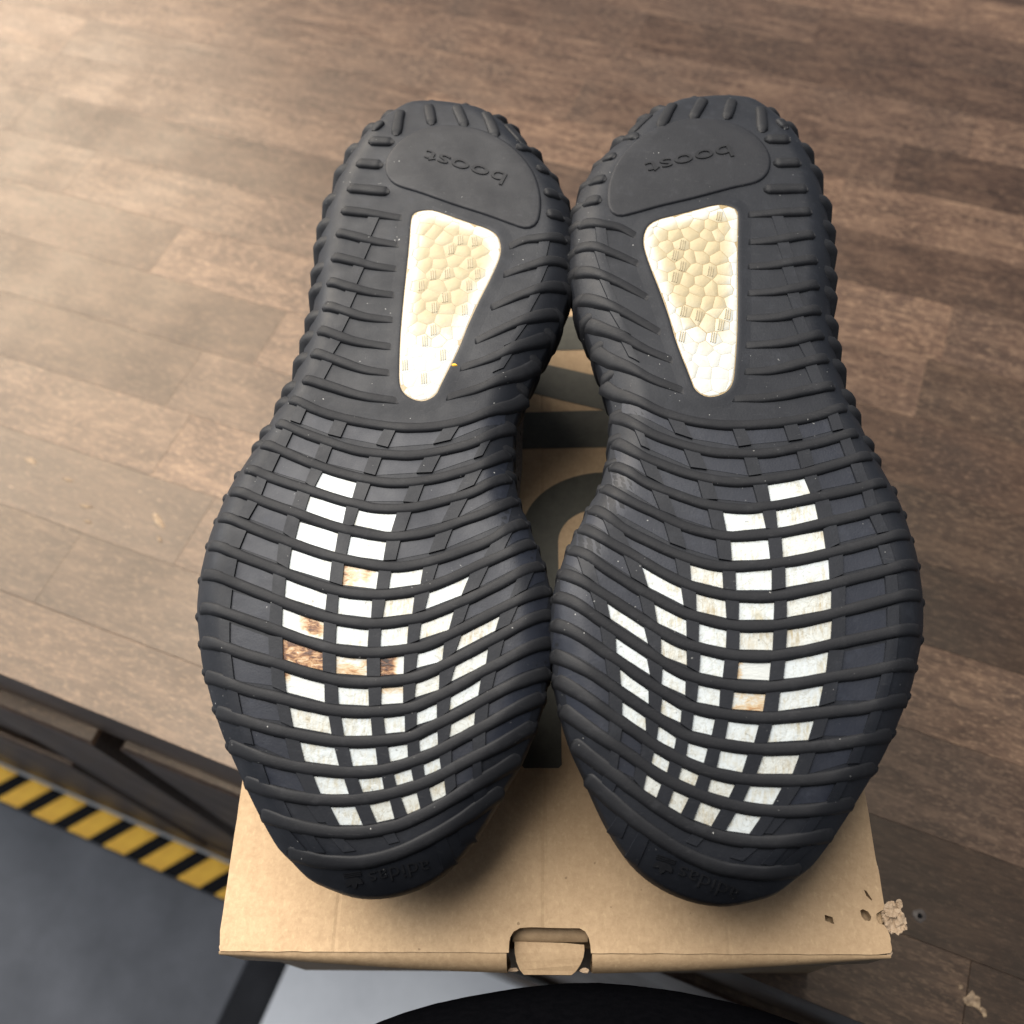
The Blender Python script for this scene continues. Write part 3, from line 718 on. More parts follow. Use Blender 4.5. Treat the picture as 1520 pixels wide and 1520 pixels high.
DARK={
(1, 0):[(38.4, 148.9), (28.0, 152.1), (29.4, 156.9), (39.5, 153.4)],
(1, 1):[(23.1, 152.9), (10.2, 155.3), (11.9, 160.1), (24.4, 158.0)],
(1, 2):[(5.8, 155.6), (-10.8, 153.5), (-8.0, 159.2), (7.4, 161.1)],
(1, 3):[(-16.8, 151.4), (-30.9, 143.2), (-31.2, 148.2), (-14.1, 157.3)],
(2, 0):[(41.9, 158.1), (31.7, 161.4), (32.7, 166.4), (43.1, 162.7)],
(2, 1):[(27.0, 162.6), (13.9, 165.3), (15.0, 170.7), (28.1, 168.1)],
(2, 2):[(9.2, 165.7), (-5.1, 165.4), (-3.3, 170.2), (10.5, 171.7)],
(2, 3):[(-11.0, 163.8), (-24.4, 157.8), (-22.3, 164.0), (-8.9, 169.7)],
(3, 0):[(45.1, 167.9), (33.5, 170.8), (34.5, 175.3), (46.2, 172.1)],
(3, 2):[(11.8, 175.5), (-1.3, 175.5), (0.1, 180.8), (13.1, 181.4)],
(3, 3):[(-6.4, 175.0), (-19.6, 171.6), (-17.5, 176.9), (-5.0, 180.9)],
(3, 4):[(-25.6, 168.5), (-33.3, 161.4), (-32.7, 167.2), (-23.6, 173.6)],
(4, 0):[(47.9, 176.9), (37.0, 179.7), (37.7, 184.2), (48.7, 181.5)],
(4, 3):[(-3.1, 185.8), (-15.4, 182.7), (-13.7, 187.7), (-2.0, 191.1)],
(4, 4):[(-21.4, 180.0), (-34.6, 170.1), (-34.0, 176.2), (-19.2, 185.6)],
(5, 0):[(49.9, 186.1), (38.9, 189.2), (39.3, 193.6), (51.2, 189.7)],
(5, 3):[(-0.7, 195.8), (-11.8, 193.3), (-10.5, 198.5), (-0.1, 201.2)],
(5, 4):[(-17.4, 191.2), (-36.0, 179.8), (-35.5, 186.3), (-15.9, 196.7)],
(6, 0):[(51.7, 196.3), (40.1, 199.4), (39.9, 203.9), (52.5, 200.1)],
(6, 4):[(-14.2, 201.8), (-30.9, 194.5), (-28.1, 200.4), (-13.1, 207.3)],
(6, 5):[(-37.2, 190.4), (-41.3, 184.9), (-42.2, 188.6), (-35.4, 195.7)],
(7, 0):[(52.8, 206.4), (40.3, 209.4), (39.9, 214.1), (52.9, 211.5)],
(7, 5):[(-30.3, 203.3), (-45.1, 192.0), (-45.1, 198.6), (-28.2, 208.9)],
(8, 0):[(52.7, 216.3), (39.7, 219.4), (39.4, 223.8), (52.4, 221.9)],
(8, 5):[(-25.3, 215.3), (-39.5, 207.4), (-38.0, 212.4), (-24.1, 219.9)],
(8, 6):[(-44.9, 203.3), (-47.9, 199.4), (-48.4, 202.9), (-43.5, 208.4)],
(9, 0):[(51.8, 226.6), (38.8, 230.1), (38.1, 234.0), (51.0, 232.1)],
(9, 6):[(-41.0, 214.7), (-50.0, 206.7), (-49.8, 212.5), (-39.1, 220.0)],
(10, 0):[(49.7, 236.7), (36.7, 239.4), (36.0, 243.0), (48.2, 242.3)],
(10, 6):[(-37.3, 225.4), (-51.1, 216.3), (-51.4, 221.2), (-36.4, 230.0)],
(11, 0):[(46.2, 247.1), (33.6, 249.5), (32.3, 253.2), (44.3, 252.6)],
(11, 6):[(-35.4, 235.2), (-51.1, 225.5), (-51.5, 229.5), (-34.6, 239.5)],
(12, 0):[(41.1, 257.0), (29.9, 259.0), (28.0, 264.1), (39.9, 260.3)],
(12, 6):[(-33.7, 244.6), (-48.9, 234.9), (-49.4, 239.0), (-33.6, 248.1)],
(13, 0):[(36.3, 266.4), (25.7, 268.3), (22.6, 272.9), (33.9, 271.2)],
(13, 5):[(-23.1, 259.6), (-29.1, 256.1), (-29.5, 258.7), (-23.3, 262.1)],
(13, 6):[(-33.2, 253.0), (-46.8, 244.3), (-46.0, 248.2), (-33.4, 256.4)],
(14, 5):[(-24.8, 266.5), (-29.6, 262.9), (-29.9, 265.9), (-25.0, 267.9)]}
EXTRA_WEBS=[[(-19.4, 283.9), (-22.1, 282.7), (-24.9, 288.0), (-21.7, 290.1)],
[(-26.0, 280.0), (-28.4, 278.2), (-30.7, 281.5), (-27.2, 283.4)],
[(-30.2, 270.2), (-33.6, 267.6), (-34.1, 270.3), (-31.0, 272.0)],
[(30.4, 283.8), (26.7, 284.5), (21.6, 289.0), (24.7, 288.9)],
[(22.0, 284.9), (19.2, 285.0), (15.3, 289.3), (18.1, 289.4)],
[(13.3, 285.3), (10.2, 285.1), (5.7, 288.3), (8.9, 288.9)],
[(-2.4, 282.7), (-5.5, 281.6), (-7.8, 284.9), (-5.2, 285.7)],
[(32.6, 275.7), (29.0, 276.4), (26.0, 281.0), (28.9, 280.6)],
[(21.5, 276.8), (16.1, 277.2), (13.1, 281.2), (17.4, 281.2)]]
TEXT_PTS=[(-24.4, 43.9), (8.3, 32.6), (-17.2, 289.1), (1.3, 294.0), (3.2, 295.1), (9.0, 296.1)]
TOE_R=[(-0.00934, 0.29635), (0.00941, 0.29121), (0.01414, 0.29056)]
# ------------------------------------------------------------------ the shoes, soles up
OLP = catmull(np.array(OUTLINE) / 1000, 240, True)
OLP[:, 1] += 0.0034 * np.clip((0.032 - OLP[:, 1]) / 0.032, 0, 1)
RW, DROP = 0.011, 0.008
def profile(s):
    return .107 - .13 * s - .018 * np.clip((s - .195) / .095, 0, None) ** 2 - .004 * np.clip((.03 - s) / .03, 0, None) ** 2
def pdist(p, poly):
    a, b = poly, np.roll(poly, -1, 0)
    ab = b - a
    L2 = (ab ** 2).sum(-1)
    out = np.empty(len(p))
    for i in range(0, len(p), 2000):
        q = p[i:i + 2000]
        tt = np.clip(((q[:, None] - a) * ab).sum(-1) / L2, 0, 1)
        out[i:i + 2000] = np.sqrt(((q[:, None] - (a + tt[..., None] * ab)) ** 2).sum(-1)).min(1)
    return out
def inside(p, poly):
    x, y = p[:, 0, None], p[:, 1, None]
    a, b = poly, np.roll(poly, -1, 0)
    c = ((a[:, 1] > y) != (b[:, 1] > y)) & (x < (b[:, 0] - a[:, 0]) * (y - a[:, 1]) / (b[:, 1] - a[:, 1] + 1e-12) + a[:, 0])
    return c.sum(1) % 2 == 1
def height(xy):
    xy = np.asarray(xy, float)
    d = pdist(xy, OLP) * np.where(inside(xy, OLP), 1, -1)
    u = np.clip(d / RW, -0.25, 1)
    return profile(xy[:, 1]) - DROP * (1 - u) ** 2
MIDY = np.linspace(0.045, 0.255, 40)
def midx(y):
    xs = []
    for yy in MIDY:
        k = np.argsort(np.abs(OLP[:, 1] - yy))[:40]
        sel = OLP[np.abs(OLP[:, 1] - yy) < 0.004]
        xs.append((sel[:, 0].min() + sel[:, 0].max()) / 2)
    return np.interp(y, MIDY, np.convolve(np.pad(xs, 4, 'edge'), np.ones(9) / 9, 'valid'))
SKY = np.clip(OLP[:, 1], 0.045, 0.255)
SKEL = np.stack([midx(SKY), SKY], -1)
tan = np.roll(OLP, -1, 0) - np.roll(OLP, 1, 0)
NRM = np.stack([tan[:, 1], -tan[:, 0]], -1)
NRM /= np.hypot(NRM[:, 0], NRM[:, 1])[:, None]
if ((OLP + NRM * 0.001 - SKEL) ** 2).sum() < ((OLP - NRM * 0.001 - SKEL) ** 2).sum():
    NRM = -NRM

def sole_mesh(mir):
    V = []
    rings = 0
    S = np.linspace(0, 1, 26) ** 1.7
    for s in S[::-1]:
        xy = OLP * (1 - s) + SKEL * s
        V.append(np.c_[xy, height(xy)])
        rings += 1
    z0 = height(OLP)
    for off, dz in ((0.0003, .0022), (0.0004, .005), (-0.0002, .009), (-0.0014, .014), (-0.0031, .019), (-0.0052, .0235), (-0.0080, .0255)):
        kk = 1 + 1.1 * np.clip(-NRM[:, 0], 0, 1) * (off < 0)
        xy = OLP + NRM * (off * kk)[:, None]
        V.append(np.c_[xy, z0 - dz])
        rings += 1
    V = np.vstack(V)
    V[:, 0] *= mir
    return V, grid_faces(rings, len(OLP), True)
def upper_mesh(mir):
    V = []
    z0 = height(OLP) - .0235
    med = np.clip(-NRM[:, 0], 0, 1) * np.exp(-((OLP[:, 1] - .148) / .032) ** 2)
    T = np.linspace(0, 1, 12)
    for tt in T:
        off = (-0.0062 - 0.012 * tt ** 1.4) * (1 + 0.9 * np.clip(-NRM[:, 0], 0, 1))
        xy = OLP + NRM * off[:, None]
        xy = xy + NRM * (med * (0.0190 if mir > 0 else 0.002) * math.sin(math.pi * min(1, tt * 0.8 + 0.1)))[:, None]
        zb = 0.003
        V.append(np.c_[xy, z0 + (zb - z0) * tt])
    for ins in (0.6, 0.97):
        xy = OLP * (1 - ins) + SKEL * ins
        V.append(np.c_[xy, np.full(len(xy), .0028)])
    V = np.vstack(V)
    V[:, 0] *= mir
    return V, grid_faces(14, len(OLP), True)

def tube(P, w, h, mir, sink=0.0009, taper0=True, taper1=True, fade=0.0, zfun=None, step=0.0012):
    """a moulded rib: rounded bar lying on the sole along the polyline P (metres)"""
    P = np.array(P, float)
    L = np.hypot(*np.diff(P, axis=0).T).sum()
    n = max(8, int(L / step))
    Q = catmull(P, n) if len(P) > 2 else P[0] + (P[1] - P[0]) * np.linspace(0, 1, n)[:, None]
    T = np.gradient(Q, axis=0)
    T /= np.hypot(T[:, 0], T[:, 1])[:, None]
    N = np.stack([-T[:, 1], T[:, 0]], -1)
    s = np.linspace(0, L, n)
    f = np.ones(n)
    r = w
    if taper0: f = np.minimum(f, np.sqrt(np.clip(1 - ((r - s) / r).clip(0, 1) ** 2, 0.02, 1)))
    if taper1: f = np.minimum(f, np.sqrt(np.clip(1 - ((r - (L - s)) / r).clip(0, 1) ** 2, 0.02, 1)))
    hh = np.full(n, h) * f ** 0.8
    ww = w * (0.25 + 0.75 * f)
    if fade:
        fd = np.clip((L - s) / (L * fade), 0.0, 1)
        hh = hh * fd ** 0.8
        ww = ww * (0.7 + 0.3 * fd)
    # tiny hand-moulded unevenness
    ww = ww * (1 + 0.035 * np.sin(s * 520 + P[0, 1] * 900) * np.sin(s * 173))
    prof = [(-1.08, None), (-0.98, 0.35), (-0.80, 0.80), (-0.45, 1.0), (0, 1.02), (0.45, 1.0), (0.80, 0.80), (0.98, 0.35), (1.08, None)]
    allxy = np.concatenate([Q + N * (a * ww)[:, None] for a, _ in prof])
    base = (zfun or height)(np.concatenate([Q] * len(prof)) * 0.35 + allxy * 0.65).reshape(len(prof), n)
    V = []
    for k, (a, b) in enumerate(prof):
        V.append(np.c_[Q + N * (a * ww)[:, None], base[k] + (-sink if b is None else hh * b)])
    V = np.stack(V, 1).reshape(-1, 3)
    V[:, 0] *= mir
    Fc = grid_faces(n, len(prof))
    Fc.append(tuple(range(len(prof))))
    Fc.append(tuple((n - 1) * len(prof) + i for i in reversed(range(len(prof)))))
    return V, Fc

def patch(corners, off, mir, ext=(0.0, 0.0), bev=0.00022, sink=0.0006, nx=7, ny=4, dome=0.0):
    TL, TR, BR, BL = [np.array(c, float) for c in corners]
    def ex(a, b, d):
        u = b - a
        u = u / np.hypot(*u)
        return a - u * d, b + u * d
    TL, BL = ex(TL, BL, ext[1]); TR, BR = ex(TR, BR, ext[1])
    TL, TR = ex(TL, TR, ext[0]); BL, BR = ex(BL, BR, ext[0])
    us = np.linspace(0, 1, nx)
    vs = np.linspace(0, 1, ny)
    G = np.array([[(TL * (1 - u) + TR * u) * (1 - v) + (BL * (1 - u) + BR * u) * v for u in us] for v in vs])
    cen = G.mean((0, 1))
    full = np.zeros((ny + 2, nx + 2, 2))
    full[1:-1, 1:-1] = G
    full[0, 1:-1] = G[0] + (TL - BL) / np.hypot(*(TL - BL)) * bev
    full[-1, 1:-1] = G[-1] + (BL - TL) / np.hypot(*(BL - TL)) * bev
    dx = (TR - TL) / np.hypot(*(TR - TL)) * bev
    full[:, 0] = full[:, 1] - dx
    full[:, -1] = full[:, -2] + dx
    z = height(full.reshape(-1, 2)).reshape(ny + 2, nx + 2)
    zz = z + off
    if dome:
        uu, vv = np.meshgrid(np.linspace(-1, 1, nx + 2), np.linspace(-1, 1, ny + 2))
        zz = zz + dome * (1 - uu ** 2) * (1 - vv ** 2)
    for sl in ((0, slice(None)), (-1, slice(None)), (slice(None), 0), (slice(None), -1)):
        zz[sl] = z[sl] - sink
    V = np.c_[full.reshape(-1, 2), zz.reshape(-1)]
    V[:, 0] *= mir
    return V, grid_faces(ny + 2, nx + 2)

def plate(poly, off, mir, edge=0.0006, rings=8, sink=0.0008, cen=None, dish=0.0):
    P = np.array(poly, float)
    c = P.mean(0) if cen is None else np.array(cen)
    # outward normals for the rounded rim
    tg = np.roll(P, -1, 0) - np.roll(P, 1, 0)
    nr = np.stack([tg[:, 1], -tg[:, 0]], -1)
    nr /= np.hypot(nr[:, 0], nr[:, 1])[:, None] + 1e-9
    if (nr * (P - c)).sum() < 0:
        nr = -nr
    V = [np.c_[P + nr * edge, height(P + nr * edge) - sink], np.c_[P + nr * edge * 0.75, height(P) + off * 0.55], np.c_[P + nr * edge * 0.25, height(P) + off * 0.9], np.c_[P - nr * edge * 0.4, height(P) + off]]
    Pi = P - nr * edge * 0.4
    for s in np.linspace(0, 1, rings)[1:]:
        q = Pi * (1 - s) + c * s
        V.append(np.c_[q, height(q) + off - dish * min(1, s * 3)])
    n = len(V)
    V = np.vstack(V)
    V[:, 0] *= mir
    return V, grid_faces(n, len(P), True)

def ring_bar(poly, w, h, mir, sink=0.0008):
    """a raised rim following a closed outline"""
    P = np.array(poly, float)
    tg = np.roll(P, -1, 0) - np.roll(P, 1, 0)
    nr = np.stack([tg[:, 1], -tg[:, 0]], -1)
    nr /= np.hypot(nr[:, 0], nr[:, 1])[:, None] + 1e-9
    if (nr * (P - P.mean(0))).sum() < 0:
        nr = -nr
    V = []
    for a, b in ((-0.0001, -sink), (0.0000, h * .35), (0.0003, h * .8), (0.0009, h), (w * .4, h * .8), (w * .75, h * .3), (w, 0.00003), (w + .003, -0.00015)):
        q = P + nr * a
        V.append(np.c_[q, height(q) + b])
    n = len(V)
    V = np.vstack(V)
    V[:, 0] *= mir
    return V, grid_faces(n, len(P), True)

def clip_poly(poly, p, nrm):
    out = []
    for i in range(len(poly)):
        a, b = poly[i], poly[(i + 1) % len(poly)]
        da, db = np.dot(a - p, nrm), np.dot(b - p, nrm)
        if da <= 0: out.append(a)
        if da * db < 0: out.append(a + (b - a) * (da / (da - db)))
    return out
def pellet_cells(win, seed):
    q = random.Random(seed)
    pts = []
    sp = 0.0056
    y = win[:, 1].min() - sp
    r = 0
    while y < win[:, 1].max() + sp:
        x = win[:, 0].min() - sp + (sp * .5 if r % 2 else 0)
        while x < win[:, 0].max() + sp:
            pts.append((x + q.uniform(-.3, .3) * sp, y + q.uniform(-.3, .3) * sp))
            x += sp
        y += sp * 0.88
        r += 1
    pts = np.array(pts)
    d = pdist(pts, win) * np.where(inside(pts, win), 1, -1)
    pts = pts[d > -0.004]
    dd = pdist(pts, win) * np.where(inside(pts, win), 1, -1)
    cells = []
    for i, p in enumerate(pts):
        poly = [p + np.array(c) * .006 for c in ((-1, -1), (1, -1), (1, 1), (-1, 1))]
        for j in np.argsort(((pts - p) ** 2).sum(1))[1:14]:
            nn = pts[j] - p
            poly = clip_poly(poly, p + nn / 2 * 0.985, nn)
            if len(poly) < 3: break
        if len(poly) < 3: continue
        # keep inside the (nearly convex) window outline
        for k in range(0, len(win), 2):
            a, b = win[k], win[(k + 2) % len(win)]
            if np.hypot(*(a - p)) > 0.008: continue
            t_ = b - a
            nn = np.array([t_[1], -t_[0]])
            if np.dot(nn, win.mean(0) - a) > 0: nn = -nn
            poly = clip_poly(poly, a - nn / np.hypot(*nn) * .00025, nn)
            if len(poly) < 3: break
        if len(poly) < 3: continue
        P = np.array(poly)
        A = 0.5 * abs(np.dot(P[:, 0], np.roll(P[:, 1], 1)) - np.dot(P[:, 1], np.roll(P[:, 0], 1)))
        if A > 3e-6:
            cells.append((P, dd[i]))
    return cells

def text_on(name, txt, p0, p1, upv, off, mir, m, parent, squash=1.0, thick=0.0005, bold=0.0):
    """raised lettering from p0 to p1 (already in the mirrored frame)"""
    cu = bpy.data.curves.new(name, 'FONT')
    cu.body = txt
    cu.size = 1.0
    cu.offset = bold
    cu.resolution_u = 6
    cu.extrude = 0.5
    tmp = bpy.data.objects.new(name, cu)
    COL.objects.link(tmp)
    me = bpy.data.meshes.new_from_object(tmp.evaluated_get(bpy.context.evaluated_depsgraph_get()))
    bpy.data.objects.remove(tmp)
    me.name = name
    co = np.empty(len(me.vertices) * 3)
    me.vertices.foreach_get('co', co)
    co = co.reshape(-1, 3)
    x0, x1 = co[:, 0].min(), co[:, 0].max()
    p0, p1 = np.array(p0), np.array(p1)
    L = np.hypot(*(p1 - p0))
    d = (p1 - p0) / L
    u = np.array([-d[1], d[0]])
    if np.dot(u, upv) < 0:
        u = -u
    k = L / (x1 - x0)
    xy = p0 + d * ((co[:, :1] - x0) * k) + u * (co[:, 1:2] * k * squash)
    q = xy.copy()
    q[:, 0] *= mir
    z = height(q) + off + np.where(co[:, 2] > 0, thick, -0.0006)
    me.vertices.foreach_set('co', np.c_[xy, z].ravel())
    me.materials.clear()
    me.materials.append(m)
    me.update()
    return link(bpy.data.objects.new(name, me), parent)

mm = lambda L: np.array(L, float) / 1000
def build_shoe(root, mir, burns, seed):
    fl = mir > 0
    q = random.Random(seed)
    def add(name, vf, m, parent=root, smooth=True):
        o = mesh(name, vf[0], vf[1], m, parent, smooth, flip=not fl)
        if name in ('web', 'rubber_cell', 'foam_cell'):
            sharp(o, 24)
        return o
    sole = add('sole', sole_mesh(mir), M_RUB)
    add('upper', upper_mesh(mir), M_KNIT)
    # full width ribs
    for r in RIBS:
        P = mm(r)
        add('rib', tube(P, 0.00188, 0.00125, mir), M_RIB)
    for i, r in enumerate(HEEL_RIBS):
        P = mm(r)
        full = len(r) > 2
        if i >= 11 and full:
            P = P[::-1]
        vf = tube(P, 0.0020 if full else 0.0022, 0.0014, mir, taper1=not full, fade=0.58 if full else 0)
        add('rib' if full else 'stud', vf, M_RIB)
    # short bars running down the side wall, one below each rib end
    def sidebar(pt):
        k = int(np.argmin(((OLP - pt) ** 2).sum(1)))
        nv, o = NRM[k], OLP[k]
        tv = np.array([-nv[1], nv[0]])
        z0 = float(height(o[None])[0])
        V = []
        heel = max(0.0, min(1.0, (0.185 - pt[1]) / 0.05))
        rows = ([(-0.0046, 0.0049, .02), (-0.0034, 0.0040, .5), (-0.0020, 0.0026, .9), (-0.0006, 0.0008, 1.0)] if heel > 0.3 else [(-0.0016, 0.0018, .02), (-0.0008, 0.0008, .6)]) + [(0.0003, -0.0004, 1.0), (0.0004, -0.0030, 1.0), (0.0004, -0.0060, 1.0), (-0.0003, -0.0095, .95), (-0.0014, -0.0140, .8), (-0.0028, -0.0175, .35), (-0.0040, -0.0200, .02)]
        ts = 1.0 if tv[1] > 0 else -1.0
        for off, dz, f in rows:
            for a in np.linspace(-1, 1, 7):
                wdt = (0.0017 + (0.0016 if pt[0] > 0.008 else 0.0007) * heel) * (0.35 + 0.65 * min(1, f))
                bul = (0.0011 + (0.0018 if pt[0] > 0.008 or pt[1] < 0.03 else 0.0004) * heel) * f * math.sqrt(max(0, 1 - a * a)) - 0.0006
                p = o + nv * (off + bul) + tv * (a * wdt + ts * abs(tv[1]) * ((0.0095 if pt[0] > 0.008 else 0.004) * heel + .001) * min(1.0, max(0.0, -dz) / 0.012))
                V.append((p[0] * mir, p[1], z0 + dz + 0.3 * bul))
        return V, grid_faces(len(rows), 7)
    ends = [mm(r)[0] for r in RIBS[:13]] + [mm(r)[-1] for r in RIBS[:14]]
    ends += [mm(r)[0] for r in HEEL_RIBS[:11]] + [mm(r)[-1] for r in HEEL_RIBS[11:21]] + [mm(r)[0] for r in HEEL_RIBS[21:]]
    for p in ends:
        add('side_rib', sidebar(p), M_RIB)
    # cells between ribs
    rows = {}
    for (r, k), c in WHITE.items():
        rows.setdefault(r, []).append((k, c, True))
    for (r, k), c in DARK.items():
        rows.setdefault(r, []).append((k, c, False))
    for (r, k), c in WHITE.items():
        o = add('foam_cell', patch(mm(c), 0.00012, mir, (0.0003, 0.0008), dome=0.0001), M_WHITE2 if q.random() < 0.3 else M_WHITE)
        if (r, k) in burns:
            o.data.materials[0] = M_SCORCH
            burn_at(o, burns[(r, k)][1])
            o['label'] = burns[(r, k)][0]
    for (r, k), c in DARK.items():
        add('rubber_cell', patch(mm(c), 0.00012, mir, (0, 0.0008), bev=0.0001), M_CELL)
    WB = []
    for r, L in rows.items():
        L.sort(key=lambda x: x[0])
        for (ka, ca, wa), (kb, cb, wb) in zip(L[:-1], L[1:]):
            if kb - ka > 1: continue
            A, B = mm(ca), mm(cb)
            WB.append((A[1], B[0], B[3], A[2]))
        A = mm(L[0][1])
        d = (A[0] - A[1]) / np.hypot(*(A[0] - A[1]))
        WB.append((A[0] + d * .0042, A[0], A[3], A[3] + d * .0042))
        B = mm(L[-1][1])
        if r < 15:
            d = (B[1] - B[0]) / np.hypot(*(B[1] - B[0]))
            e_ = .0035
            while e_ > .0008 and (not inside(np.array([B[1] + d * e_, B[2] + d * e_]), OLP).all() or pdist(np.array([B[1] + d * e_, B[2] + d * e_]), OLP).min() < .0022):
                e_ -= .0004
            if e_ > .0014:
                WB.append((B[1], B[1] + d * e_, B[2] + d * e_, B[2]))
    for c in WB:
        w_ = np.hypot(*(c[1] - c[0]))
        if w_ > 0.0012:
            add('web', patch(c, 0.00085, mir, (-0.0002, 0.0012), bev=0.0001, nx=4), M_RUB)
    for c in EXTRA_WEBS:
        add('web', patch(mm(c), 0.0005, mir, (0.0003, 0.0005), bev=0.0003, nx=4), M_RUB)
    # short webs between the half ribs beside the heel window
    for j in range(3, 10):
        a, b = mm(HEEL_RIBS[j]), mm(HEEL_RIBS[j + 1])
        for fr, wd in ((0.56 - 0.05 * (j - 3), .0042),):
            if fr > 0.98: continue
            pa = a[0] + (a[-1] - a[0]) * fr
            pb = b[0] + (b[-1] - b[0]) * (fr - 0.10)
            d = (a[-1] - a[0]) / np.hypot(*(a[-1] - a[0]))
            add('web', patch((pa - d * wd / 2, pa + d * wd / 2, pb + d * wd / 2, pb - d * wd / 2), 0.0006, mir, (0, 0), bev=0.0003, nx=4), M_RUB)
    for j in range(15, 20):
        a, b = mm(HEEL_RIBS[j])[::-1], mm(HEEL_RIBS[j + 1])[::-1]
        for fr in (0.36,):
            i0 = a[0] + (a[-1] - a[0]) * fr
            i1 = b[0] + (b[-1] - b[0]) * (fr + .08)
            d = (a[-1] - a[0]) / np.hypot(*(a[-1] - a[0]))
            add('web', patch((i0 - d * .0021, i0 + d * .0021, i1 + d * .0021, i1 - d * .0021), 0.0006, mir, (0, 0), bev=0.0003, nx=4), M_RUB)
    # heel badge with lettering
    bp = catmull(mm(BADGE), 90, True)
    bd = add('heel_badge', plate(bp, 0.00085, mir, edge=0.0009, rings=9), M_BADGE)
    T = mm(TEXT_PTS)
    T[:, 0] *= mir
    a, b = (T[0], T[1]) if fl else (T[1], T[0])
    text_on('lettering', 'boost', a, b, np.array([0, 1.0]) * -1 if False else np.array([0, 1.0]), 0.00085, mir, M_RIB, bd, 0.56, 0.00045, 0.0)
    # toe lettering and leaf emblem
    a, b = (T[2], T[3]) if fl else (T[3], T[2])
    if not fl:
        a, b = T[3] + (T[2] - T[3]) * 0.0, T[2]
        a, b = b + (a - b) * 1.0, b
    tl = None
    if fl:
        text_on('toe_lettering', 'adidas', T[2], T[3], np.array([0, 1.0]), 0.0, mir, M_RIB, sole, 0.60, 0.0006, -0.004)
        ec, ed = (T[4] + T[5]) / 2, (T[5] - T[4]) / np.hypot(*(T[5] - T[4]))
    else:
        # right shoe: reading starts on the outer side, emblem nearest the other shoe
        c0 = np.array([-15.5, 290.6]) / 1000 * np.array([1, 1]); 
        text_on('toe_lettering', 'adidas', TOE_R[0], TOE_R[1], np.array([0, 1.0]), 0.0, mir, M_RIB, sole, 0.60, 0.0006, -0.004)
        ec, ed = np.array(TOE_R[2]), (np.array(TOE_R[1]) - np.array(TOE_R[0]))
        ed = ed / np.hypot(*ed)
    eu = np.array([-ed[1], ed[0]])
    if eu[1] < 0: eu = -eu
    V, Fc = [], []
    for ang, ln in ((90, .0030), (38, .0030), (142, .0030)):
        ca, sa = math.cos(math.radians(ang)), math.sin(math.radians(ang))
        base_ = len(V)
        pts = []
        for i in range(14):
            tt = i / 13
            pts.append((tt * ln, 0.00078 * math.sin(math.pi * tt) ** 0.8))
        loop = [(x, y) for x, y in pts] + [(x, -y) for x, y in reversed(pts[1:-1])]
        for lev in (0, 1):
            for x, y in loop:
                p = ec + ed * ((x * ca - y * sa) * 1.25) + eu * ((x * sa + y * ca) * 0.9)
                V.append((p, lev))
        n = len(loop)
        Fc.append(tuple(base_ + n + i for i in range(n)))
        Fc += [(base_ + i, base_ + (i + 1) % n, base_ + n + (i + 1) % n, base_ + n + i) for i in range(n)]
    for i in range(3):
        base_ = len(V)
        yy = -0.0003 - 0.00042 * i
        for lev in (0, 1):
            for x, y in ((-.0024, yy), (.0024, yy), (.0024, yy - .00022), (-.0024, yy - .00022)):
                V.append((ec + ed * x * 1.2 + eu * y, lev))
        Fc.append(tuple(base_ + 4 + j for j in range(4)))
        Fc += [(base_ + j, base_ + (j + 1) % 4, base_ + 4 + (j + 1) % 4, base_ + 4 + j) for j in range(4)]
    xy = np.array([p for p, _ in V])
    qq = xy.copy(); qq[:, 0] *= mir
    z = height(qq) + np.array([0.0008 if l else -0.0006 for _, l in V])
    mesh('leaf_emblem', np.c_[xy, z], Fc, M_RIB, sole, False)
    # heel window
    wp = catmull(mm(WINDOW), 120, True)
    add('window_rim', ring_bar(wp, 0.0045, 0.0003, mir), M_RUB)
    hw = add('heel_window', plate(wp, 0.00015, mir, edge=0.0003, rings=10, sink=0.0006), M_PELBASE)
    cells = pellet_cells(wp, seed)
    marks = []
    for i, (P, dd) in enumerate(cells):
        c = P.mean(0)
        lo_ = dd < 0.0042 or c[1] > 0.121
        Pi = c + (P - c) * (1.0 if lo_ else 0.985)
        n = len(P)
        V = [np.r_[p, 0] for p in Pi] + [np.r_[c + (p - c) * (.97 if lo_ else .95), 1] for p in Pi] + [np.r_[c, 2]]
        xy = np.array([v_[:2] for v_ in V])
        dm = 0.00012 if dd > 0.0035 else 0.00004
        z = height(xy) + np.array([(0.00017 if lo_ else 0.00012, 0.00020 , 0.00020)[int(v_[2])] for v_ in V])
        xy[:, 0] *= mir
        Fc = [(j, (j + 1) % n, n + (j + 1) % n, n + j) for j in range(n)] + [(n + j, n + (j + 1) % n, 2 * n) for j in range(n)]
        o = add('foam_pellet', (np.c_[xy, z], Fc), M_PEL, hw)
        dv = pdist(np.array([v_[:2] for v_ in V]), wp)
        sv = np.clip((dv - 0.0018) / 0.0045, 0, 1) * np.clip((0.126 - np.array([v_[1] for v_ in V])) / 0.022, 0, 1)
        a_ = o.data.attributes.new('stain', 'FLOAT', 'POINT')
        a_.data.foreach_set('value', sv.astype(np.float32))
        if dd > 0.003 and q.random() < 0.24:
            marks.append(c)
    V, Fc = [], []
    for c in marks:
        for g in (-1, 0, 1):
            b0 = len(V)
            for lev in (0, 1):
                for x, y in ((-.00016, -.0021), (.00016, -.0021), (.00016, .0021), (-.00016, .0021)):
                    V.append((c[0] + g * .00078 + x - y * .16, c[1] + y + g * .0002, lev))
            Fc.append(tuple(b0 + 4 + j for j in range(4)))
            Fc += [(b0 + j, b0 + (j + 1) % 4, b0 + 4 + (j + 1) % 4, b0 + 4 + j) for j in range(4)]
    V = np.array(V)
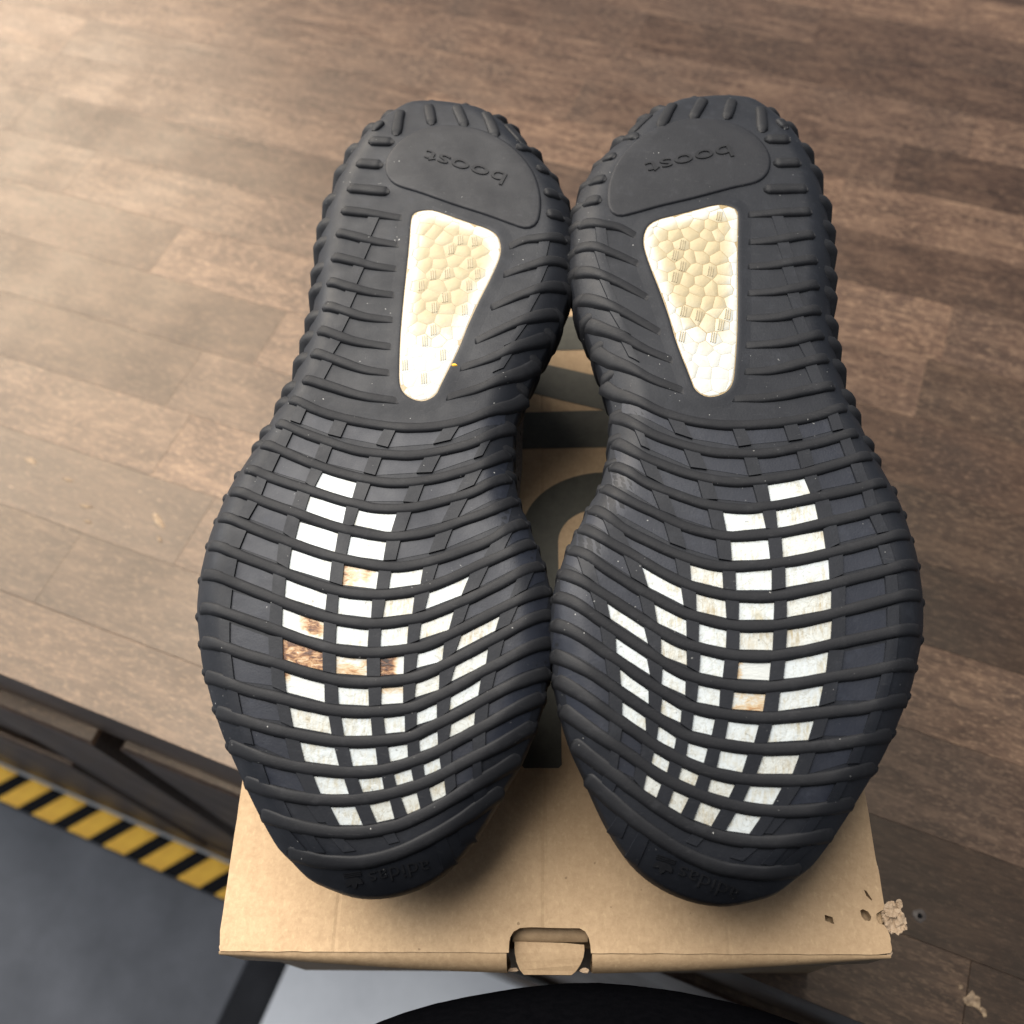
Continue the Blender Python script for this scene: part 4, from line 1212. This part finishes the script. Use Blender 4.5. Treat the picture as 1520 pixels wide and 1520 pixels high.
    z = height(V[:, :2]) + np.where(V[:, 2] > 0, 0.00046, 0.0)
    X = V[:, :2].copy(); X[:, 0] *= mir
    add('embossed_marks', (np.c_[X, z], Fc), M_MARK, hw, False)['kind'] = 'stuff'

EX, DD, OO = (-0.99747526, 0.07101478), (-0.07101478, -0.99747526), (-0.03306058, 0.31133199)
left = empty('shoe')
left.matrix_world = Matrix(((EX[0], DD[0], 0, OO[0]), (EX[1], DD[1], 0, OO[1]), (0, 0, 1, BOX_TOP), (0, 0, 0, 1)))
tag(left, 'black ribbed running shoe sole up with dark scorched foam cells near the left edge', 'shoe', 'pair of shoes lying soles up on the box')
build_shoe(left, 1, {
    (9, 1): ('charred brown foam cell', lambda u, v_: 0.62 + 0.25 * (u < 0.12) + 0.12 * (v_ > 0.8)),
    (9, 2): ('scorched foam cell', lambda u, v_: 0.22 + 0.42 * max(v_ - 0.35, u - 0.55, 0.25 - u)),
    (9, 3): ('half scorched foam cell', lambda u, v_: 0.75 * (u < 0.62) + 0.3 * (0.62 <= u < 0.75)),
    (6, 2): ('scorched foam cell', lambda u, v_: 0.62 * max(0, 1 - u / 0.5) + 0.5 * max(0, 1 - abs(u - .62) / .3 - v_) + 0.12),
    (8, 1): ('foam cell with a brown scorch spot', spot(0.66, 0.5, 0.17, 0.95)),
    (10, 1): ('foam cell with a scorched corner', spot(0.06, 0.2, 0.16, 0.8)),
    (10, 3): ('foam cell with a scorched top edge', lambda u, v_: 0.55 * max(0, 1 - v_ / 0.65) + 0.08)}, 11)
right = empty('shoe')
mtx = Matrix.Translation((0.0665746, 0.3103456, BOX_TOP)) @ Matrix.Rotation(3.09414823, 4, 'Z') @ Matrix.Translation((0, .15, .09)) @ Matrix.Rotation(-0.0636157, 4, 'Y') @ Matrix.Rotation(0.00199563, 4, 'X') @ Matrix.Translation((0, -.15, -.09))
right.matrix_world = mtx
tag(right, 'black ribbed running shoe sole up with clean white foam cells and one tan cell', 'shoe', 'pair of shoes lying soles up on the box')
build_shoe(right, -1, {
    (10, 2): ('tan stained foam cell', lambda u, v_: 0.22 + 0.16 * (v_ > 0.75)),
    (9, 2): ('foam cell scorched along one side', lambda u, v_: 0.62 * max(0, (u - 0.62) / 0.38) + 0.04)}, 23)
o = crumple('crumb', -0.0295, 0.1755, BOX_TOP + 0.0985, 0.0011, 0.0007, 0.0006, 31, M_YEL, None)
tag(o, 'tiny yellow crumb stuck beside the heel window of the shoe with scorched cells', 'crumb')

# ------------------------------------------------------------------ person standing at the table edge, dark clothes
def person():
    bm = bmesh.new()
    def cap(p, r, s=(1, 1, 1)):
        g = bmesh.ops.create_icosphere(bm, subdivisions=3, radius=1)
        for vtx in g['verts']:
            vtx.co = Vector((vtx.co.x * r * s[0] + p[0], vtx.co.y * r * s[1] + p[1], vtx.co.z * r * s[2] + p[2]))
    def limb(a, b, ra, rb, n=10):
        for i in range(n + 1):
            u = i / n
            cap([a[j] + (b[j] - a[j]) * u for j in range(3)], ra + (rb - ra) * u)
    cx = 0.013
    cap((cx, -0.180, 0.12), 1, (0.192, 0.1736, 0.16))
    cap((cx, -0.200, -0.02), 1, (0.185, 0.150, 0.16))
    cap((cx, -0.235, 0.28), 1, (0.185, 0.125, 0.20))
    cap((cx, -0.265, 0.46), 1, (0.19, 0.110, 0.16))
    limb((cx, -0.28, 0.52), (cx, -0.27, 0.68), 0.062, 0.055, 6)
    cap((cx, -0.25, 0.80), 1, (0.076, 0.098, 0.12))
    cap((cx, -0.155, 0.785), 0.018)
    for s in (-1, 1):
        limb((cx + s * .09, -0.22, -0.10), (cx + s * .10, -0.20, -0.42), 0.088, 0.062)
        limb((cx + s * .10, -0.20, -0.42), (cx + s * .105, -0.24, -0.72), 0.060, 0.042)
        cap((cx + s * .11, -0.20, -0.735), 1, (0.045, 0.12, 0.032))
        limb((cx + s * .19, -0.28, 0.52), (cx + s * .25, -0.25, 0.28), 0.055, 0.045)
        limb((cx + s * .25, -0.25, 0.28), (cx + s * .13, -0.13, 0.50), 0.042, 0.032)
    me = bpy.data.meshes.new('person')
    bm.to_mesh(me)
    bm.free()
    tmp = bpy.data.objects.new('person', me)
    COL.objects.link(tmp)
    md = tmp.modifiers.new('r', 'REMESH')
    md.mode = 'VOXEL'
    md.voxel_size = 0.011
    sm = tmp.modifiers.new('s', 'SMOOTH')
    sm.iterations = 6
    out = bpy.data.meshes.new_from_object(tmp.evaluated_get(bpy.context.evaluated_depsgraph_get()))
    bpy.data.objects.remove(tmp)
    out.materials.clear()
    out.materials.append(M_CLOTH)
    out.materials.append(M_SKIN)
    for p in out.polygons:
        p.use_smooth = True
        if p.center.z > 0.60:
            p.material_index = 1
    o = link(bpy.data.objects.new('person', out))
    o.location = (0, 0, 0)
    return o
tag(person(), 'person in black clothes standing close in front of the box, belly at the bottom edge', 'person')
